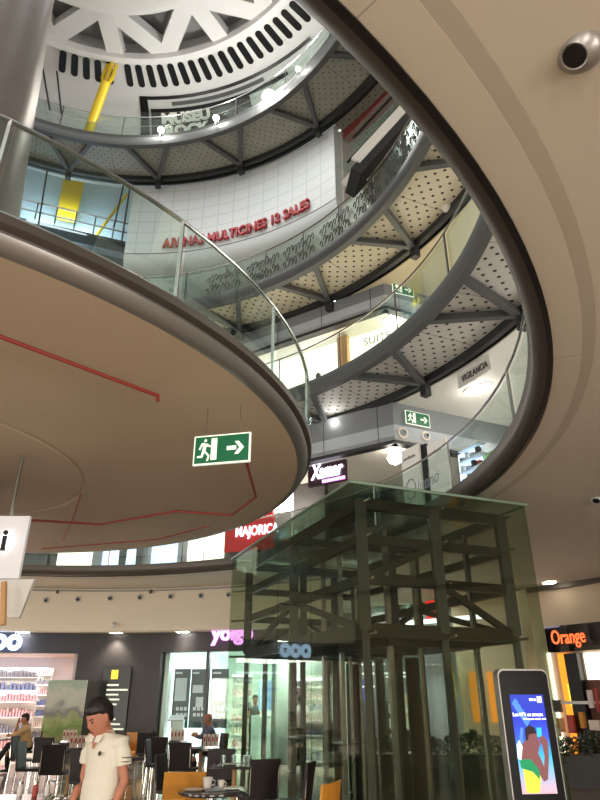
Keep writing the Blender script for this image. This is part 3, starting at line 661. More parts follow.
for x, lb in ((122, 'left'), (139, 'right')):
    a, z = cyl_at(x, 562, 11.2); t = thing('mannequin', 'dark %s shop mannequin in lit first floor window' % lb, 'mannequin', P(a, 11.2, 5.0))
    MB().lathe([(.1, 0), (.12, .8), (.19, 1.0), (.16, 1.15), (.22, 1.42), (.07, 1.5), (.06, 1.55), (.1, 1.62), (.09, 1.75), (.02, 1.8)], (0, 0, 0), 14).build('body', 'charcoal', t, smooth=True)
t = thing('shop_sign', 'red shop sign with white lettering reading MAJORICA under the platform rim', 'sign', P(66, 11.3, 6)); so = t.location
arc_box('board', 'red', 226, 512, 272, 552, 11.3, .12, t, so)
aL, zt = cyl_at(236, 541, 11.3)
text_obj('lettering', 'MAJORICA', 'neon_white', .42, lambda x, y, z: P(aL-math.degrees(x/11.3), 11.26-z, zt+.12+y*1.0)-so, t, .02, .006, width=1.45)
t = arc_box('ceiling_lamp', 'lamp_soft', 252, 490, 292, 515, 11.6, .08); tag(t, 'bright ceiling light panel beside the red Majorica sign', 'lamp')
rg2 = None

# ============================================================ GROUND FLOOR, LEFT SIDE
RB, RW = 11.0, 11.5
struct(MB().sweep([(RB, 3.42), (RB+.12, 3.42), (RB+.12, 4.66), (RB, 4.66)], 52, 165, 80).build('wall_bulkhead', 'wall_beige', smooth=True))
struct(MB().sweep([(RB+.12, 3.40), (RW+.2, 3.40), (RW+.2, 3.5), (RB+.12, 3.5)], 52, 165, 80).build('ceiling', 'wall_beige', smooth=True))
struct(MB().sweep([(RB-.06, 4.52), (RB, 4.52), (RB, 4.56), (RB-.06, 4.56)], 52, 165, 80).build('trim_8', 'fascia_metal', smooth=True))
g1 = 'row of air nozzles on beige bulkhead'
nz = [46, 78, 110, 140, 171, 201, 229, 261]
for i, x in enumerate(nz):
    a, z = cyl_at(x, 600-(x-46)*.03, RB); d = P(a, RB, 0)-Vector((CX, CY, 0)); d.z = 0
    lab = ['first', 'second', 'third', 'fourth', 'fifth', 'sixth', 'seventh', 'eighth'][i]+' from the left in the row of air nozzles along the beige bulkhead'
    nozzle(P(a, RB, z), -d, lab, .72, g1, aim=-d+Vector((1.5, 0, -3.4)))
for x, y, lb in ((59, 586, 'left'), (152, 584, 'right')):
    a, z = cyl_at(x, y, RB); tag(MB().lathe([(.04, -.05), (.04, .05)], P(a, RB-.07, 4.5), 10).build('sprinkler', 'beam'), 'tiny %s sprinkler head at the top of beige bulkhead' % lb, 'sprinkler')
# dark facade with openings: left store (px <70), wall 70-157, phone store beyond
aWL, _ = cyl_at(73, 690, RW); aWR, _ = cyl_at(158, 690, RW)
struct(MB().sweep([(RW, 0), (RW+.3, 0), (RW+.3, 3.45), (RW, 3.45)], aWR, aWL, 16).build('wall_left', 'charcoal', smooth=True))
aYR = 54
struct(MB().sweep([(RW, 2.86), (RW+.3, 2.86), (RW+.3, 3.45), (RW, 3.45)], aYR, aWR, 14).build('wall_header', 'charcoal', smooth=True))
struct(MB().sweep([(RW, 2.84), (RW+.3, 2.84), (RW+.3, 3.45), (RW, 3.45)], aWL, 160, 30).build('wall_header', mat('blue_black_header', (52, 54, 66), .4), smooth=True))
for x, y, lb, pw in ((24, 626, 'bright square downlight over the left store header', 50), (184, 624, 'bright square downlight left of the pink sign', 50), (118, 622, 'warm downlight washing the charcoal wall above menu board', 130)):
    a, z = cyl_at(x, y, RW-.15); p = P(a, RW-.2, 3.395); t = thing('downlight', lb, 'lamp', p, R(a-90))
    MB().box((0, 0, 0), (.34, .16, .03)).build('diffuser', 'lamp' if x != 118 else 'lamp_soft', t); MB().box((0, 0, .005), (.38, .2, .025)).build('frame', 'white', t)
    l = bpy.data.lights.new('downlight_light', 'SPOT'); l.energy = pw; l.spot_size = R(110); l.spot_blend = .8; l.shadow_soft_size = .08; l.color = (1, .9, .75)
    lo = bpy.data.objects.new('downlight_light', l); COL.objects.link(lo); lo.parent = t; lo.location = (0, 0, -.05)
a, z = cyl_at(114, 617, RB); t = thing('bracket_spot', 'small white spotlight on the bulkhead above the menu board', 'spotlight', P(a, RB-.1, 3.6))
MB().tube([(0, 0, 0), (.1, -.12, -.08)], .05, 12).build('head', 'white', t); MB().box((0, .05, .02), (.06, .1, .06)).build('mount', 'fascia_metal', t)
# menu board
t = thing('menu_board', 'tall black board with yellow emblem and white text lines on charcoal wall', 'sign', P(cyl_at(112, 700, RW)[0], RW-.05, .9)); so = t.location
arc_box('board', 'black', 104, 666, 125, 728, RW-.06, .04, t, so)
aL, zt = cyl_at(112, 670, RW-.08)
rel(MB().sweep([(RW-.09, zt-.24), (RW-.065, zt-.24), (RW-.065, zt), (RW-.09, zt)], aL-.95, aL, 3), so).build('emblem', 'yellow_light', t)
a0_, _ = cyl_at(106.5, 690, RW-.08)
for i, wd in enumerate((.34, .62, .36, .40, .34, .26, .24, .36, .50, .62, .3)):
    z = zt-.42-.125*i; rel(MB().sweep([(RW-.085, z), (RW-.065, z), (RW-.065, z+.045), (RW-.085, z+.045)], a0_-math.degrees(wd/RW), a0_, 2), so).build('text_line', 'sign_white', t)
# left store interior
def shopbox(a0, a1, r1, wm, fm, cm, zc):
    struct(MB().sweep([(r1, 0), (r1+.1, 0), (r1+.1, zc), (r1, zc)], a0, a1, 20).build('wall_shop', wm))
    struct(MB().sweep([(RW+.3, zc), (r1, zc), (r1, zc+.1), (RW+.3, zc+.1)], a0, a1, 20).build('ceiling', cm))
    struct(MB().sweep([(RW+.1, .0), (r1, .0), (r1, .012), (RW+.1, .012)], a0, a1, 20).build('floor', fm))
    for aa in (a0, a1): struct(MB().sweep([(RW+.3, 0), (r1, 0), (r1, zc), (RW+.3, zc)], aa-.3, aa+.3, 1).build('wall_shop', wm))
fs = mat('pink_white_shop_floor', (226, 205, 190), .2)
shopbox(aWL+.5, 128, 19, mat('store_back_wall', (206, 196, 196), .6), fs, mat('store_ceiling', (196, 176, 160), .6), 3.1)
shopbox(64, aWR-.5, 17.0, 'shop_white', mat('white_shop_floor', (205, 215, 210), .2), 'shop_white', 3.1)
def light_area(loc, size, energy, color=(1, .95, .88), rot=(0, 0, 0), sy=None):
    l = bpy.data.lights.new('area', 'AREA'); l.energy = energy; l.color = color; l.size = size
    if sy: l.shape = 'RECTANGLE'; l.size_y = sy
    o = bpy.data.objects.new('area_light', l); COL.objects.link(o); o.location = loc; o.rotation_euler = rot; return o
light_area(P(107, 15, 3.0), 4, 330, (1, .93, .88)); light_area(P(68, 14, 3.0), 3.5, 320, (.93, 1, .98))
light_area(P(58.5, 12.4, 3.0), 1.2, 110, (.93, 1, .98))
# gondola shelves in the left store
def shelf_unit(x0, y0, x1, y1, Rr, label, rows, cols, cat='shelf', light=True):
    aL, zt = cyl_at(x0, y0, Rr); aR, _ = cyl_at(x1, y0, Rr); t = thing('product_shelf', label, cat, P((aL+aR)/2, Rr, 0)); so = t.location; zt = max(zt, .8)
    rel(MB().sweep([(Rr+.35, 0), (Rr+.4, 0), (Rr+.4, zt), (Rr+.35, zt)], aR, aL, 6), so).build('back_panel', 'white', t)
    for k in range(rows):
        z = zt*(k+.3)/rows; rel(MB().sweep([(Rr, z), (Rr+.35, z), (Rr+.35, z+.03), (Rr, z+.03)], aR, aL, 6), so).build('shelf', 'white', t)
        mb = MB()
        for j in range(cols):
            a = aR+(aL-aR)*(j+.5)/cols; h = zt/rows*random.uniform(.35, .62); mb.box(P(a, Rr+.16, z+.03+h/2)-so, (.7*(Rr*R(abs(aL-aR)))/cols, .2, h), R(a-90))
        mb.build('goods', random.choice([PR[0], PR[1], PR[2], PR[3]]), t)
    if light: rel(MB().sweep([(Rr-.02, zt-.02), (Rr+.3, zt-.02), (Rr+.3, zt+.05), (Rr-.02, zt+.05)], aR, aL, 6), so).build('light_strip', M['neon_white'], t)
    return t
PR = [mat('goods_blue', (104, 116, 156), .5, noise=.5, nscale=5), mat('goods_pink', (200, 150, 155), .5, noise=.5, nscale=6), mat('goods_grey', (120, 118, 128), .5, noise=.6, nscale=7), mat('goods_cream', (216, 200, 186), .5, noise=.4, nscale=6)]
shelf_unit(-60, 668, 48, 700, 18.2, 'long rear product shelf with lit header in the left store', 6, 26)
shelf_unit(-6, 692, 36, 720, 15.2, 'low product shelf in front of the rear one', 4, 14)
shelf_unit(38, 668, 52, 720, 15.8, 'tall narrow product shelf behind the landscape poster', 8, 7, light=False)
for x0, x1, y0, y1, Rr, lb in ((26, 33, 662, 645, 0, 'left slanted strip light in store ceiling'), (34, 45, 660, 653, 0, 'right slanted strip light in store ceiling')):
    p = onz(x0, 651, 3.03); q = onz(x1, 648, 3.03)
    tag(MB().quadbox(p, q, .22, .05).build('strip_light', M['neon_white']), lb, 'lamp')
t = thing('store_sign', 'blue white glowing letters oo at the far left store front', 'sign', P(cyl_at(0, 648, RW)[0], RW-.1, 3.0)); so = t.location
aL, zz = cyl_at(-27, 657, RW-.1)
text_obj('lettering', 'ooo', 'neon_blue', .82, lambda x, y, z: P(aL-math.degrees(x/RW), RW-.12-z, 2.93+y)-so, t, .06, .035, width=1.25)
# landscape poster stand
t = thing('poster_stand', 'landscape poster of cliffs and green field standing beside charcoal wall', 'poster', P(cyl_at(62, 745, 10.5)[0], 10.5, 0)); so = t.location
pm = bpy.data.materials.new('landscape_print'); pm.use_nodes = True; nt = pm.node_tree; b = nt.nodes['Principled BSDF']
g = nt.nodes.new('ShaderNodeNewGeometry'); sp = nt.nodes.new('ShaderNodeSeparateXYZ'); nt.links.new(g.outputs['Position'], sp.inputs[0]); nz_ = nt.nodes.new('ShaderNodeTexNoise'); nz_.inputs['Scale'].default_value = 3.2; nz_.inputs['Detail'].default_value = 6
nt.links.new(g.outputs['Position'], nz_.inputs['Vector'])
hh = math_node(nt, 'ADD', math_node(nt, 'DIVIDE', sp.outputs[2], 2.1), math_node(nt, 'MULTIPLY', math_node(nt, 'SUBTRACT', nz_.outputs['Fac'], .5), .45))
cr = nt.nodes.new('ShaderNodeValToRGB'); nt.links.new(hh, cr.inputs[0]); e = cr.color_ramp.elements
e[0].position = .1; e[0].color = (*srgb((150, 130, 100)), 1); e[1].position = .95; e[1].color = (*srgb((170, 190, 170)), 1)
for ps, cc in ((.3, (168, 158, 110)), (.42, (120, 150, 80)), (.52, (165, 175, 120)), (.6, (130, 130, 128)), (.72, (196, 196, 184)), (.86, (206, 206, 192))): el = e.new(ps); el.color = (*srgb(cc), 1)
nt.links.new(cr.outputs[0], b.inputs['Base Color'])
arc_box('print', pm, 49, 680, 79, 744, 10.5, .04, t, so); aa, _ = cyl_at(64, 740, 10.5)
for d in (-2, 2): MB().tube([P(aa+d, 10.56, 0)-so, P(aa+d, 10.56, 1.2)-so], .015, 6).build('stand_leg', 'steel', t)
# phone store glazing, sign, posters
t = thing('shop_sign', 'pink violet illuminated letters reading yoigo on dark header', 'sign', P(cyl_at(230, 640, RW)[0], RW-.1, 3.0)); so = t.location
aL, zz = cyl_at(211, 641, RW-.1); aR, _ = cyl_at(253, 641, RW-.1)
text_obj('lettering', 'yoigo', 'neon_pink', .56, lambda x, y, z: P(aL-math.degrees(x/RW), RW-.12-z, zz+.02+y)-so, t, .06, .02, width=R(aL-aR)*RW)
t = thing('shop_sign', 'white glowing letters oeo imitating a sign reflection at the top of phone store glazing', 'sign', P(cyl_at(268, 650, 11.2)[0], 11.2, 2.9)); so = t.location  # reflection of the left store sign in the glass, imitated by glowing letters
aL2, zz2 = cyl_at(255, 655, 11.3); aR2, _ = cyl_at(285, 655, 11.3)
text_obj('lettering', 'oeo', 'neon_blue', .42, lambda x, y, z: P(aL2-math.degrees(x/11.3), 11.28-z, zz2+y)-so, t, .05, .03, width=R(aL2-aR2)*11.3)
for i, (x0, x1) in enumerate(((160, 204), (207, 262), (265, 300), (303, 340))):
    ww = thing('window_pane', 'x', 'window', P(cyl_at((x0+x1)/2, 700, RW)[0], RW, 0)); del ww['label']; del ww['category']; ww.name = 'window_%d' % (10+i); struct(ww)
    aL, _ = cyl_at(x0, 700, RW); aR, _ = cyl_at(x1, 700, RW); so = ww.location
    rel(MB().sweep([(RW+.1, .08), (RW+.115, .08), (RW+.115, 2.86), (RW+.1, 2.86)], aR, aL, 3), so).build('pane', 'shop_glass', ww)
    rel(MB().sweep([(RW+.04, 0), (RW+.16, 0), (RW+.16, 2.86), (RW+.04, 2.86)], aR-.35, aR+.1, 1), so).build('mullion', 'black', ww)
    rel(MB().sweep([(RW+.06, 0), (RW+.16, 0), (RW+.16, .09), (RW+.06, .09)], aR, aL, 3), so).build('sill', 'steel', ww)
dg = mat('slate_poster', (62, 72, 76), .5); lg = mat('pale_poster_text', (206, 214, 216), .5)
for i, (x0, x1, y0, y1, lb) in enumerate(((175, 187, 669, 728, 'left hanging slate poster in the phone store window'), (192, 204, 669, 728, 'middle hanging slate poster with small pictures in the phone store window'), (212, 226, 669, 728, 'right hanging slate poster in the phone store window'))):
    t = thing('hanging_poster', lb, 'poster', P(cyl_at((x0+x1)/2, 728, 12.1)[0], 12.1, 1)); so = t.location
    arc_box('board', dg, x0, y0, x1, y1, 12.1, .03, t, so)
    if i != 1: arc_box('text_panel', lg, x0+1, y0+9, x1-1.5, y0+32, 12.07, .02, t, so)
    else:
        arc_box('text_panel', lg, x0+1, y0+16, x1-1.5, y0+24, 12.07, .02, t, so); arc_box('picture', lg, x0+4, y0+28, x1-1.5, y0+38, 12.07, .02, t, so)
    arc_box('headline', lg, x0+1, y0+3, x1-5, y0+5, 12.07, .02, t, so)
    for k in range(3):
        for j in range(2): arc_box('phone_tile', lg, x0+1+4*k, y0+38+6*j, x0+3.4+4*k, y0+41.5+6*j, 12.06, .02, t, so)
t = thing('display_pedestal', 'white pedestal with tilted tablet in phone store window', 'pedestal', P(cyl_at(184, 735, 12.4)[0]-.2, 11.78, 0)); MB().box((0, 0, .55), (.32, .3, 1.1)).build('body', 'shop_white', t); MB().box((-.05, -.06, 1.14), (.42, .3, .03), mtx=Matrix.Rotation(R(24), 4, 'X')).build('tablet', 'panel_light', t)
t = thing('phone_screen', 'glowing blue screen on counter inside the phone store', 'screen', P(cyl_at(268, 725, 13)[0], 13, 0)); a_, _ = cyl_at(268, 700, 13)
MB().box((0, 0, 1.72), (.62, .06, .8), R(a_-90)).build('screen', emat('screen_blue', (150, 200, 255), 1.3), t); MB().box((0, .1, .6), (.9, .4, 1.2), R(a_-90)).build('counter', 'shop_white', t)
t = thing('light_box', 'small glowing white light box on the phone store counter', 'lamp', P(cyl_at(275, 725, 12.6)[0], 12.6, .0)); MB().box((.05, 0, .85), (.28, .1, .45)).build('face', 'neon_white', t); MB().box((.05, 0, .31), (.3, .2, .62)).build('stand', 'white', t)
shelf_unit(286, 680, 324, 740, 12.7, 'white wall shelf full of phone boxes in the phone store', 7, 12)
shelf_unit(232, 676, 250, 740, 16.4, 'narrow rear product shelf in the phone store', 6, 6)
# continuing dark recess to the right of the phone store: far hall seen through the enclosure
pw = P(55.2, 11.55, 0); struct(MB().quadbox((pw.x+.08, pw.y, 2.28), (1.25, 25.5, 2.28), .12, 4.55).build('wall_hall', 'charcoal'))
struct(MB().sweep([(18.5, 0), (18.7, 0), (18.7, 4.6), (18.5, 4.6)], 47, 68, 14).build('wall_hall', mat('hall_rear', (150, 152, 160), .6)))
struct(MB().sweep([(17.2, 3.25), (17.35, 3.25), (17.35, 4.6), (17.2, 4.6)], 50.3, 61, 8).build('wall_hall', 'charcoal'))
t = thing('neon_sign', 'green glowing sign strip seen through the glass enclosure', 'sign', P(cyl_at(362, 656, 17.1)[0], 17.1, 3.2)); so = t.location; arc_box('strip', 'neon_green', 350, 652, 378, 659, 17.05, .06, t, so)
for i, (x0, x1, y) in enumerate(((350, 384, 664), (352, 410, 673), (348, 376, 686), (386, 410, 676))):
    t = arc_box('strip_light', 'neon_white', x0, y, x1, y+1.6, 18.2-.2*i, .1); tag(t, ['upper left', 'long middle', 'lower left', 'short right'][i]+' thin strip light in the far hall behind the glass', 'lamp')
t = arc_box('video_wall', emat('violet_screen', (110, 110, 220), .9), 350, 680, 368, 700, 18.3, .08); tag(t, 'violet glowing screen in the far hall behind the glass', 'screen')
light_area(P(57, 16.3, 4.4), 2.5, 360, (.9, .95, 1))
for x, lb in ((372, 'left'), (384, 'middle'), (398, 'right')):
    a, z = cyl_at(x, 740, 16.5); t = tag(MB().tube([P(a, 16.5, 0), P(a, 16.5, 3.3)], .12, 10).build('hall_post', 'wood_dark'), '%s brown post in the far hall behind the glass' % lb, 'post')

for x, y, w_, h_, m, lb in ((352, 700, 12, 40, 'blue_shirt', 'blue grey upright display cabinet in the far hall'), (386, 702, 10, 36, 'planter', 'black upright display cabinet in the far hall'), (400, 694, 12, 40, 'card', 'cream upright display cabinet in the far hall')):
    am, zt = cyl_at(x+w_/2, y, 17.4); aL, _ = cyl_at(x, y, 17.4); aR, _ = cyl_at(x+w_, y, 17.4); t = thing('display_cabinet', lb, 'cabinet', P(am, 17.4, 0)); so = t.location
    rel(MB().sweep([(17.4, 0), (17.8, 0), (17.8, zt), (17.4, zt)], aR, aL, 2), so).build('carcass', m, t)
    for k in range(3): rel(MB().sweep([(17.36, .3+.45*k), (17.4, .3+.45*k), (17.4, .6+.45*k), (17.36, .6+.45*k)], aR+.3, aL-.3, 2), so).build('drawer_front', 'white', t)

# ============================================================ GROUND FLOOR, RIGHT SIDE
RR = 16.8
struct(MB().sweep([(RR, 0), (RR+.3, 0), (RR+.3, 4.66), (RR, 4.66)], -25, 50, 50).build('wall_right', mat('warm_beige_wall', (205, 186, 160), .65, noise=.04, nscale=2), smooth=True))
struct(MB().sweep([(RR-.14, 4.48), (RR, 4.48), (RR, 4.62), (RR-.14, 4.62)], -25, 50, 50).build('trim_9', 'fascia_dark', smooth=True))
# pilaster
t = arc_box('pilaster', mat('pale_pilaster', (222, 208, 190), .5), 514, 588, 543, 770, RR-.7, .5); tag(t, 'pale square pilaster between the glass enclosure and the orange store', 'pillar')
og = thing('orange_store_sign', 'black fascia with orange illuminated word Orange above the right store', 'sign', P(cyl_at(570, 640, RR-.3)[0], RR-.3, 3)); so = og.location
arc_box('fascia', 'gloss_black', 544, 627, 640, 653, RR-.35, .3, og, so)
aL, zz = cyl_at(553, 646, RR-.36); aR, _ = cyl_at(587, 646, RR-.36)
text_obj('lettering', 'Orange', 'neon_orange', .52, lambda x, y, z: P(aL-math.degrees(x/(RR-.36)), RR-.38-z, zz+.04+y)-so, og, .03, .001, width=R(aL-aR)*(RR-.36))
st = thing('shop_entrance', 'lit orange and cream store front below the Orange sign', 'shopfront', P(cyl_at(580, 700, RR-.1)[0], RR-.1, 0)); so = st.location
arc_box('display_window', 'window_glow', 546, 653, 566, 760, RR-.08, .06, st, so)
arc_box('orange_column', 'orange_light', 566, 653, 576, 770, RR-.2, .15, st, so); arc_box('yellow_glow', 'yellow_light', 567, 684, 575, 706, RR-.23, .03, st, so)
arc_box('door_post', 'black', 576, 653, 583, 770, RR-.3, .25, st, so)
arc_box('display_window', 'window_glow', 583, 653, 640, 680, RR-.08, .06, st, so); arc_box('interior', mat('dim_store', (120, 80, 70), .6, noise=.6, nscale=7), 583, 680, 640, 770, RR-.08, .06, st, so)
arc_box('door_rail', 'white', 548, 701, 640, 704, RR-.45, .06, st, so)
for i, (x, y, w_, h_, m) in enumerate(((552, 700, 9, 12, 'charcoal'), (556, 718, 8, 14, 'tan_wood'), (566, 715, 9, 18, 'card_red'), (578, 712, 7, 16, 'orange_leather'), (586, 690, 7, 18, 'white_shirt'), (593, 688, 6, 24, 'card_red'), (588, 720, 12, 10, 'card'), (548, 728, 12, 8, 'porcelain'))):
    t = arc_box('display_item', m, x, y, x+w_, y+h_, RR-.5-.02*i, .1); tag(t, ['dark low box', 'tan carton', 'red brown carton', 'ochre carton beside the black door post', 'white hanging garment', 'red hanging garment', 'cream tray', 'white low box'][i]+' displayed at the orange store front', 'display')
# orange sheets seen through the enclosure
for x0, x1, m, lb in ((468, 480, 'orange_light', 'orange lit panel seen through the glass enclosure'), (486, 497, 'orange_light', 'orange lit panel beside the advertising screen'), (449, 455, 'yellow_light', 'narrow yellow lit panel seen through the glass enclosure')):
    tag(arc_box('illuminated_display', m, x0, 672, x1, 722 if x0 != 449 else 700, RR-.15, .08), lb, 'display')
tag(arc_box('red_light_box', emat('red_box', (230, 30, 36), 1.6), 425, 601, 441, 620, 15.2, .2), 'red glowing box hanging behind the glass enclosure', 'sign')
tag(arc_box('strip_light', 'neon_white', 405, 621, 484, 625, 14.6, .12), 'long white strip light behind the glass enclosure', 'lamp')
p = onz(421, 591, 4.65); tag(MB().box(p, (.5, .35, .04)).build('ceiling_light', 'lamp'), 'square ceiling light seen through the enclosure above the red box', 'lamp')
p = onz(550, 586, 4.5); tag(MB().box((p.x, p.y, 4.6), (.26, .3, .06)).build('ceiling_light', 'lamp_soft'), 'bright small light at the end of the ceiling near the pilaster', 'lamp')
p = onz(455, 591, 4.65); tag(MB().box(p, (.3, .12, .03)).build('ceiling_light', 'lamp_soft'), 'small ceiling light right of the square one behind the enclosure', 'lamp')
# hedge planter
hp = thing('hedge_planter', 'long black planter with clipped dark green hedge in front of orange store', 'planter', (4.6, 15.2, 0))
d = Vector((1, -.12, 0)).normalized(); n_ = Vector((.12, 1, 0)).normalized()
MB().quadbox(-d*3.4+Vector((0, 0, .28)), d*4.2+Vector((0, 0, .28)), .6, .56).build('planter_box', 'planter', hp)
lf = MB()
for i in range(5200):
    u = random.uniform(-3.4, 4.2); w_ = random.uniform(-.36, .36); z = .5+random.random()**.7*.42+.06*math.sin(u*5)+.04*math.sin(u*13)
    c0 = d*u+n_*w_+Vector((0, 0, z)); e1_ = Vector((random.uniform(-1, 1), random.uniform(-1, 1), random.uniform(-1, 1))).normalized()*.05; e2_ = e1_.orthogonal().normalized()*.022
    lf.add([c0-e1_, c0+e2_, c0+e1_, c0-e2_], [(0, 1, 2, 3)])
h_ = lf.build('foliage', 'leaf', hp); h_['kind'] = 'stuff'

# ============================================================ GLASS ENCLOSURE
EA = Vector((.72, 8.55, 0)); eu = Vector((-.3785, .9256, 0)); ev = Vector((.9256, .3785, 0)); LU, LV = 5.8, 3.1; EH = 4.4
en = thing('glass_lift_enclosure', 'large glass box with brown steel frame inside standing in the middle of the hall', 'enclosure', EA)
def E_(u, v, z): return eu*u+ev*v+Vector((0, 0, z))
def eseg(nm, m, u0, v0, u1, v1, z0, z1, th=.02):
    a = E_(u0, v0, 0); b = E_(u1, v1, 0); dd = (b-a).normalized(); nn = Vector((-dd.y, dd.x, 0)); return seg(MB(), a, b, z0, z1, th, nn).build(nm, m, en)
rf = MB(); ov = .03
rf.add([E_(u, v, z) for z in (EH, EH+.03) for u, v in ((-ov, -ov), (LU+ov, -ov), (LU+ov, LV+ov), (-ov, LV+ov))], [(0, 1, 2, 3), (4, 7, 6, 5), (0, 4, 5, 1), (1, 5, 6, 2), (2, 6, 7, 3), (3, 7, 4, 0)])
rf.build('roof_glass', 'roof_glass', en)
for (u0, v0, u1, v1) in ((-ov, -ov, LU+ov, -ov), (-ov, -ov, -ov, LV+ov), (LU+ov, -ov, LU+ov, LV+ov), (-ov, LV+ov, LU+ov, LV+ov)):
    MB().quadbox(E_(u0, v0, EH), E_(u1, v1, EH), .03, .035).build('roof_rim', mat('glass_edge_green', (130, 150, 132), .3), en)
nU, nV = 4, 2
for i in range(nU): eseg('glass_pane', 'elev_glass', LU*i/nU+.01, 0, LU*(i+1)/nU-.01, 0, .02, EH)
for i in range(nV): eseg('glass_pane', 'elev_glass', 0, LV*i/nV+.01, 0, LV*(i+1)/nV-.01, .02, EH)
for i in range(nV): eseg('glass_pane', 'elev_glass', LU, LV*i/nV+.01, LU, LV*(i+1)/nV-.01, .02, EH)
for i in range(nU): eseg('glass_pane', 'elev_glass', LU*i/nU+.01, LV, LU*(i+1)/nU-.01, LV, .02, EH)
ins = .3
posts = [(ins, ins), (LU/2, ins), (LU-ins, ins), (ins, LV/2), (ins, LV-ins), (LU/2, LV-ins), (LU-ins, LV-ins), (LU-ins, LV/2)]
for u, v in posts:
    MB().quadbox(E_(u, v, 2.45), E_(u, v, 4.25), .15, .15).quadbox(E_(u, v, 0), E_(u, v, 2.45), .09, .09).build('steel_post', 'wood_dark', en)
    for z in (2.4, 3.1, 3.7, 4.2):
        MB().tube([E_(u, v, z), E_(u-(.28 if u < 1 else (-.28 if u > LU-1 else 0)), v-(.28 if v < 1 and u >= 1 else 0), z)], .02, 8).build('glass_fixing', 'chrome', en)
for z, w_ in ((4.2, .16), (3.68, .13), (3.12, .13), (2.45, .18)):
    for (a, b) in (((ins, ins), (LU-ins, ins)), ((ins, ins), (ins, LV-ins)), ((LU-ins, ins), (LU-ins, LV-ins)), ((ins, LV-ins), (LU-ins, LV-ins))):
        MB().quadbox(E_(*a, z), E_(*b, z), .1, w_).build('cross_beam', 'wood_dark', en)
for z in (4.2, 3.68): MB().quadbox(E_(LU/2, ins, z), E_(LU/2, LV-ins, z), .1, .13).build('cross_beam', 'wood_dark', en)
for (a, b, z0, z1) in (((ins, LV/2), (ins, LV-ins), 3.12, 2.45), ((ins, ins), (LU/2, ins), 2.45, 3.12), ((LU-ins, ins), (LU/2, ins), 2.45, 3.12), ((ins, LV/2), (ins, ins), 3.68, 3.12), ((LU-ins, ins), (LU-ins, LV/2), 2.45, 3.12), ((LU-ins, LV-ins), (LU-ins, LV/2), 2.45, 3.12), ((ins, LV-ins), (LU/2, LV-ins), 2.45, 3.12), ((LU-ins, LV-ins), (LU/2, LV-ins), 2.45, 3.12)):
    MB().quadbox(E_(*a, z0), E_(*b, z1), .07, .09).build('brace', 'wood_dark', en)
MB().box(E_(LU/2, LV/2, .02), (LV-.1, LU-.1, .04), math.atan2(-eu.x, eu.y)).build('dark_floor', mat('dark_granite', (44, 44, 40), .12, coat=.5), en)
# lift shafts inside
for k, u in enumerate((1.6, 3.9)):
    t = thing('lift_shaft', 'clear lift shaft with steel guide posts, %s one inside the glass enclosure' % ('nearer' if k == 0 else 'farther'), 'lift', EA+E_(u, LV/2+.15, .04), math.atan2(-eu.x, eu.y))
    for sx in (-.75, .75):
        for sy in (-.8, .8): MB().quadbox((sx, sy, 0), (sx, sy, 4.0), .07, .07).build('guide_post', 'steel', t)
    for sx in (-.25, .25): MB().quadbox((sx, -.8, 0), (sx, -.8, 2.25), .04, .05).build('door_edge', 'steel', t)
    for sx in (-1, 1): MB().box((sx*.5, -.8, 1.12), (.48, .03, 2.2)).build('door_leaf', 'elev_glass', t)
    MB().box((0, 0, 2.34), (1.6, 1.7, .16)).build('door_header', 'wood_dark', t); MB().box((.6, .8, 1.12), (.3, .03, 2.2)).build('rear_panel', 'wood_dark', t)
    MB().quadbox((.1, .5, 0), (.1, .5, 4.0), .1, .2).build('guide_rail', 'beam_dark', t)

# ============================================================ ADVERTISING KIOSK
ang = R(16)
kk = thing('advertising_kiosk', 'tall black rounded advertising screen showing an athlete on blue background', 'kiosk', (2.78, 8.5, 0), 0)
KH = 1.93; KW = .62
kx = Vector((math.cos(R(8)), math.sin(R(8)), 0)); ky = Vector((0, 0, 1)); kn = kx.cross(ky)   # kn faces the camera side
def kpoly(x0, y0, x1, y1, rad, n=6):
    pts = []
    for cx_, cy_, s0 in ((x1-rad, y0+rad, -90), (x1-rad, y1-rad, 0), (x0+rad, y1-rad, 90), (x0+rad, y0+rad, 180)):
        for i in range(n+1): t_ = R(s0+90*i/n); pts.append((cx_+rad*math.cos(t_), cy_+rad*math.sin(t_)))
    return pts
def kadd(nm, m, poly, d0, d1): return MB().prism(poly, kn*d0, kx, ky, d1-d0).build(nm, m, kk)
kadd('casing', 'fascia_metal', kpoly(-KW/2-.02, .0, KW/2+.02, KH+.02, .08), -.16, -.02)
kadd('front_panel', 'matte_black', kpoly(-KW/2, .02, KW/2, KH, .07), -.02, .0)
sx0, sx1, sy0, sy1 = -.215, .215, .62, 1.66
def kmat(nm, c, s=1.1): return emat(nm, c, s)
scr = bpy.data.materials.new('screen_image'); scr.use_nodes = True; nt = scr.node_tree; b = nt.nodes['Principled BSDF']; b.inputs['Base Color'].default_value = (.01, .01, .01, 1)
g = nt.nodes.new('ShaderNodeNewGeometry'); sp = nt.nodes.new('ShaderNodeSeparateXYZ'); nt.links.new(g.outputs['Position'], sp.inputs[0])
mr = nt.nodes.new('ShaderNodeMapRange'); mr.inputs[1].default_value = sy0; mr.inputs[2].default_value = sy1; nt.links.new(sp.outputs[2], mr.inputs[0])
cr = nt.nodes.new('ShaderNodeValToRGB'); nt.links.new(mr.outputs[0], cr.inputs[0]); e = cr.color_ramp.elements
e[0].position = 0; e[0].color = (*srgb((235, 180, 190)), 1); e[1].position = 1; e[1].color = (*srgb((30, 60, 190)), 1)
for ps, cc in ((.2, (150, 190, 225)), (.36, (60, 190, 225)), (.55, (50, 90, 220)), (.75, (30, 50, 200))): el = e.new(ps); el.color = (*srgb(cc), 1)
nt.links.new(cr.outputs[0], b.inputs['Emission Color']); b.inputs['Emission Strength'].default_value = .95
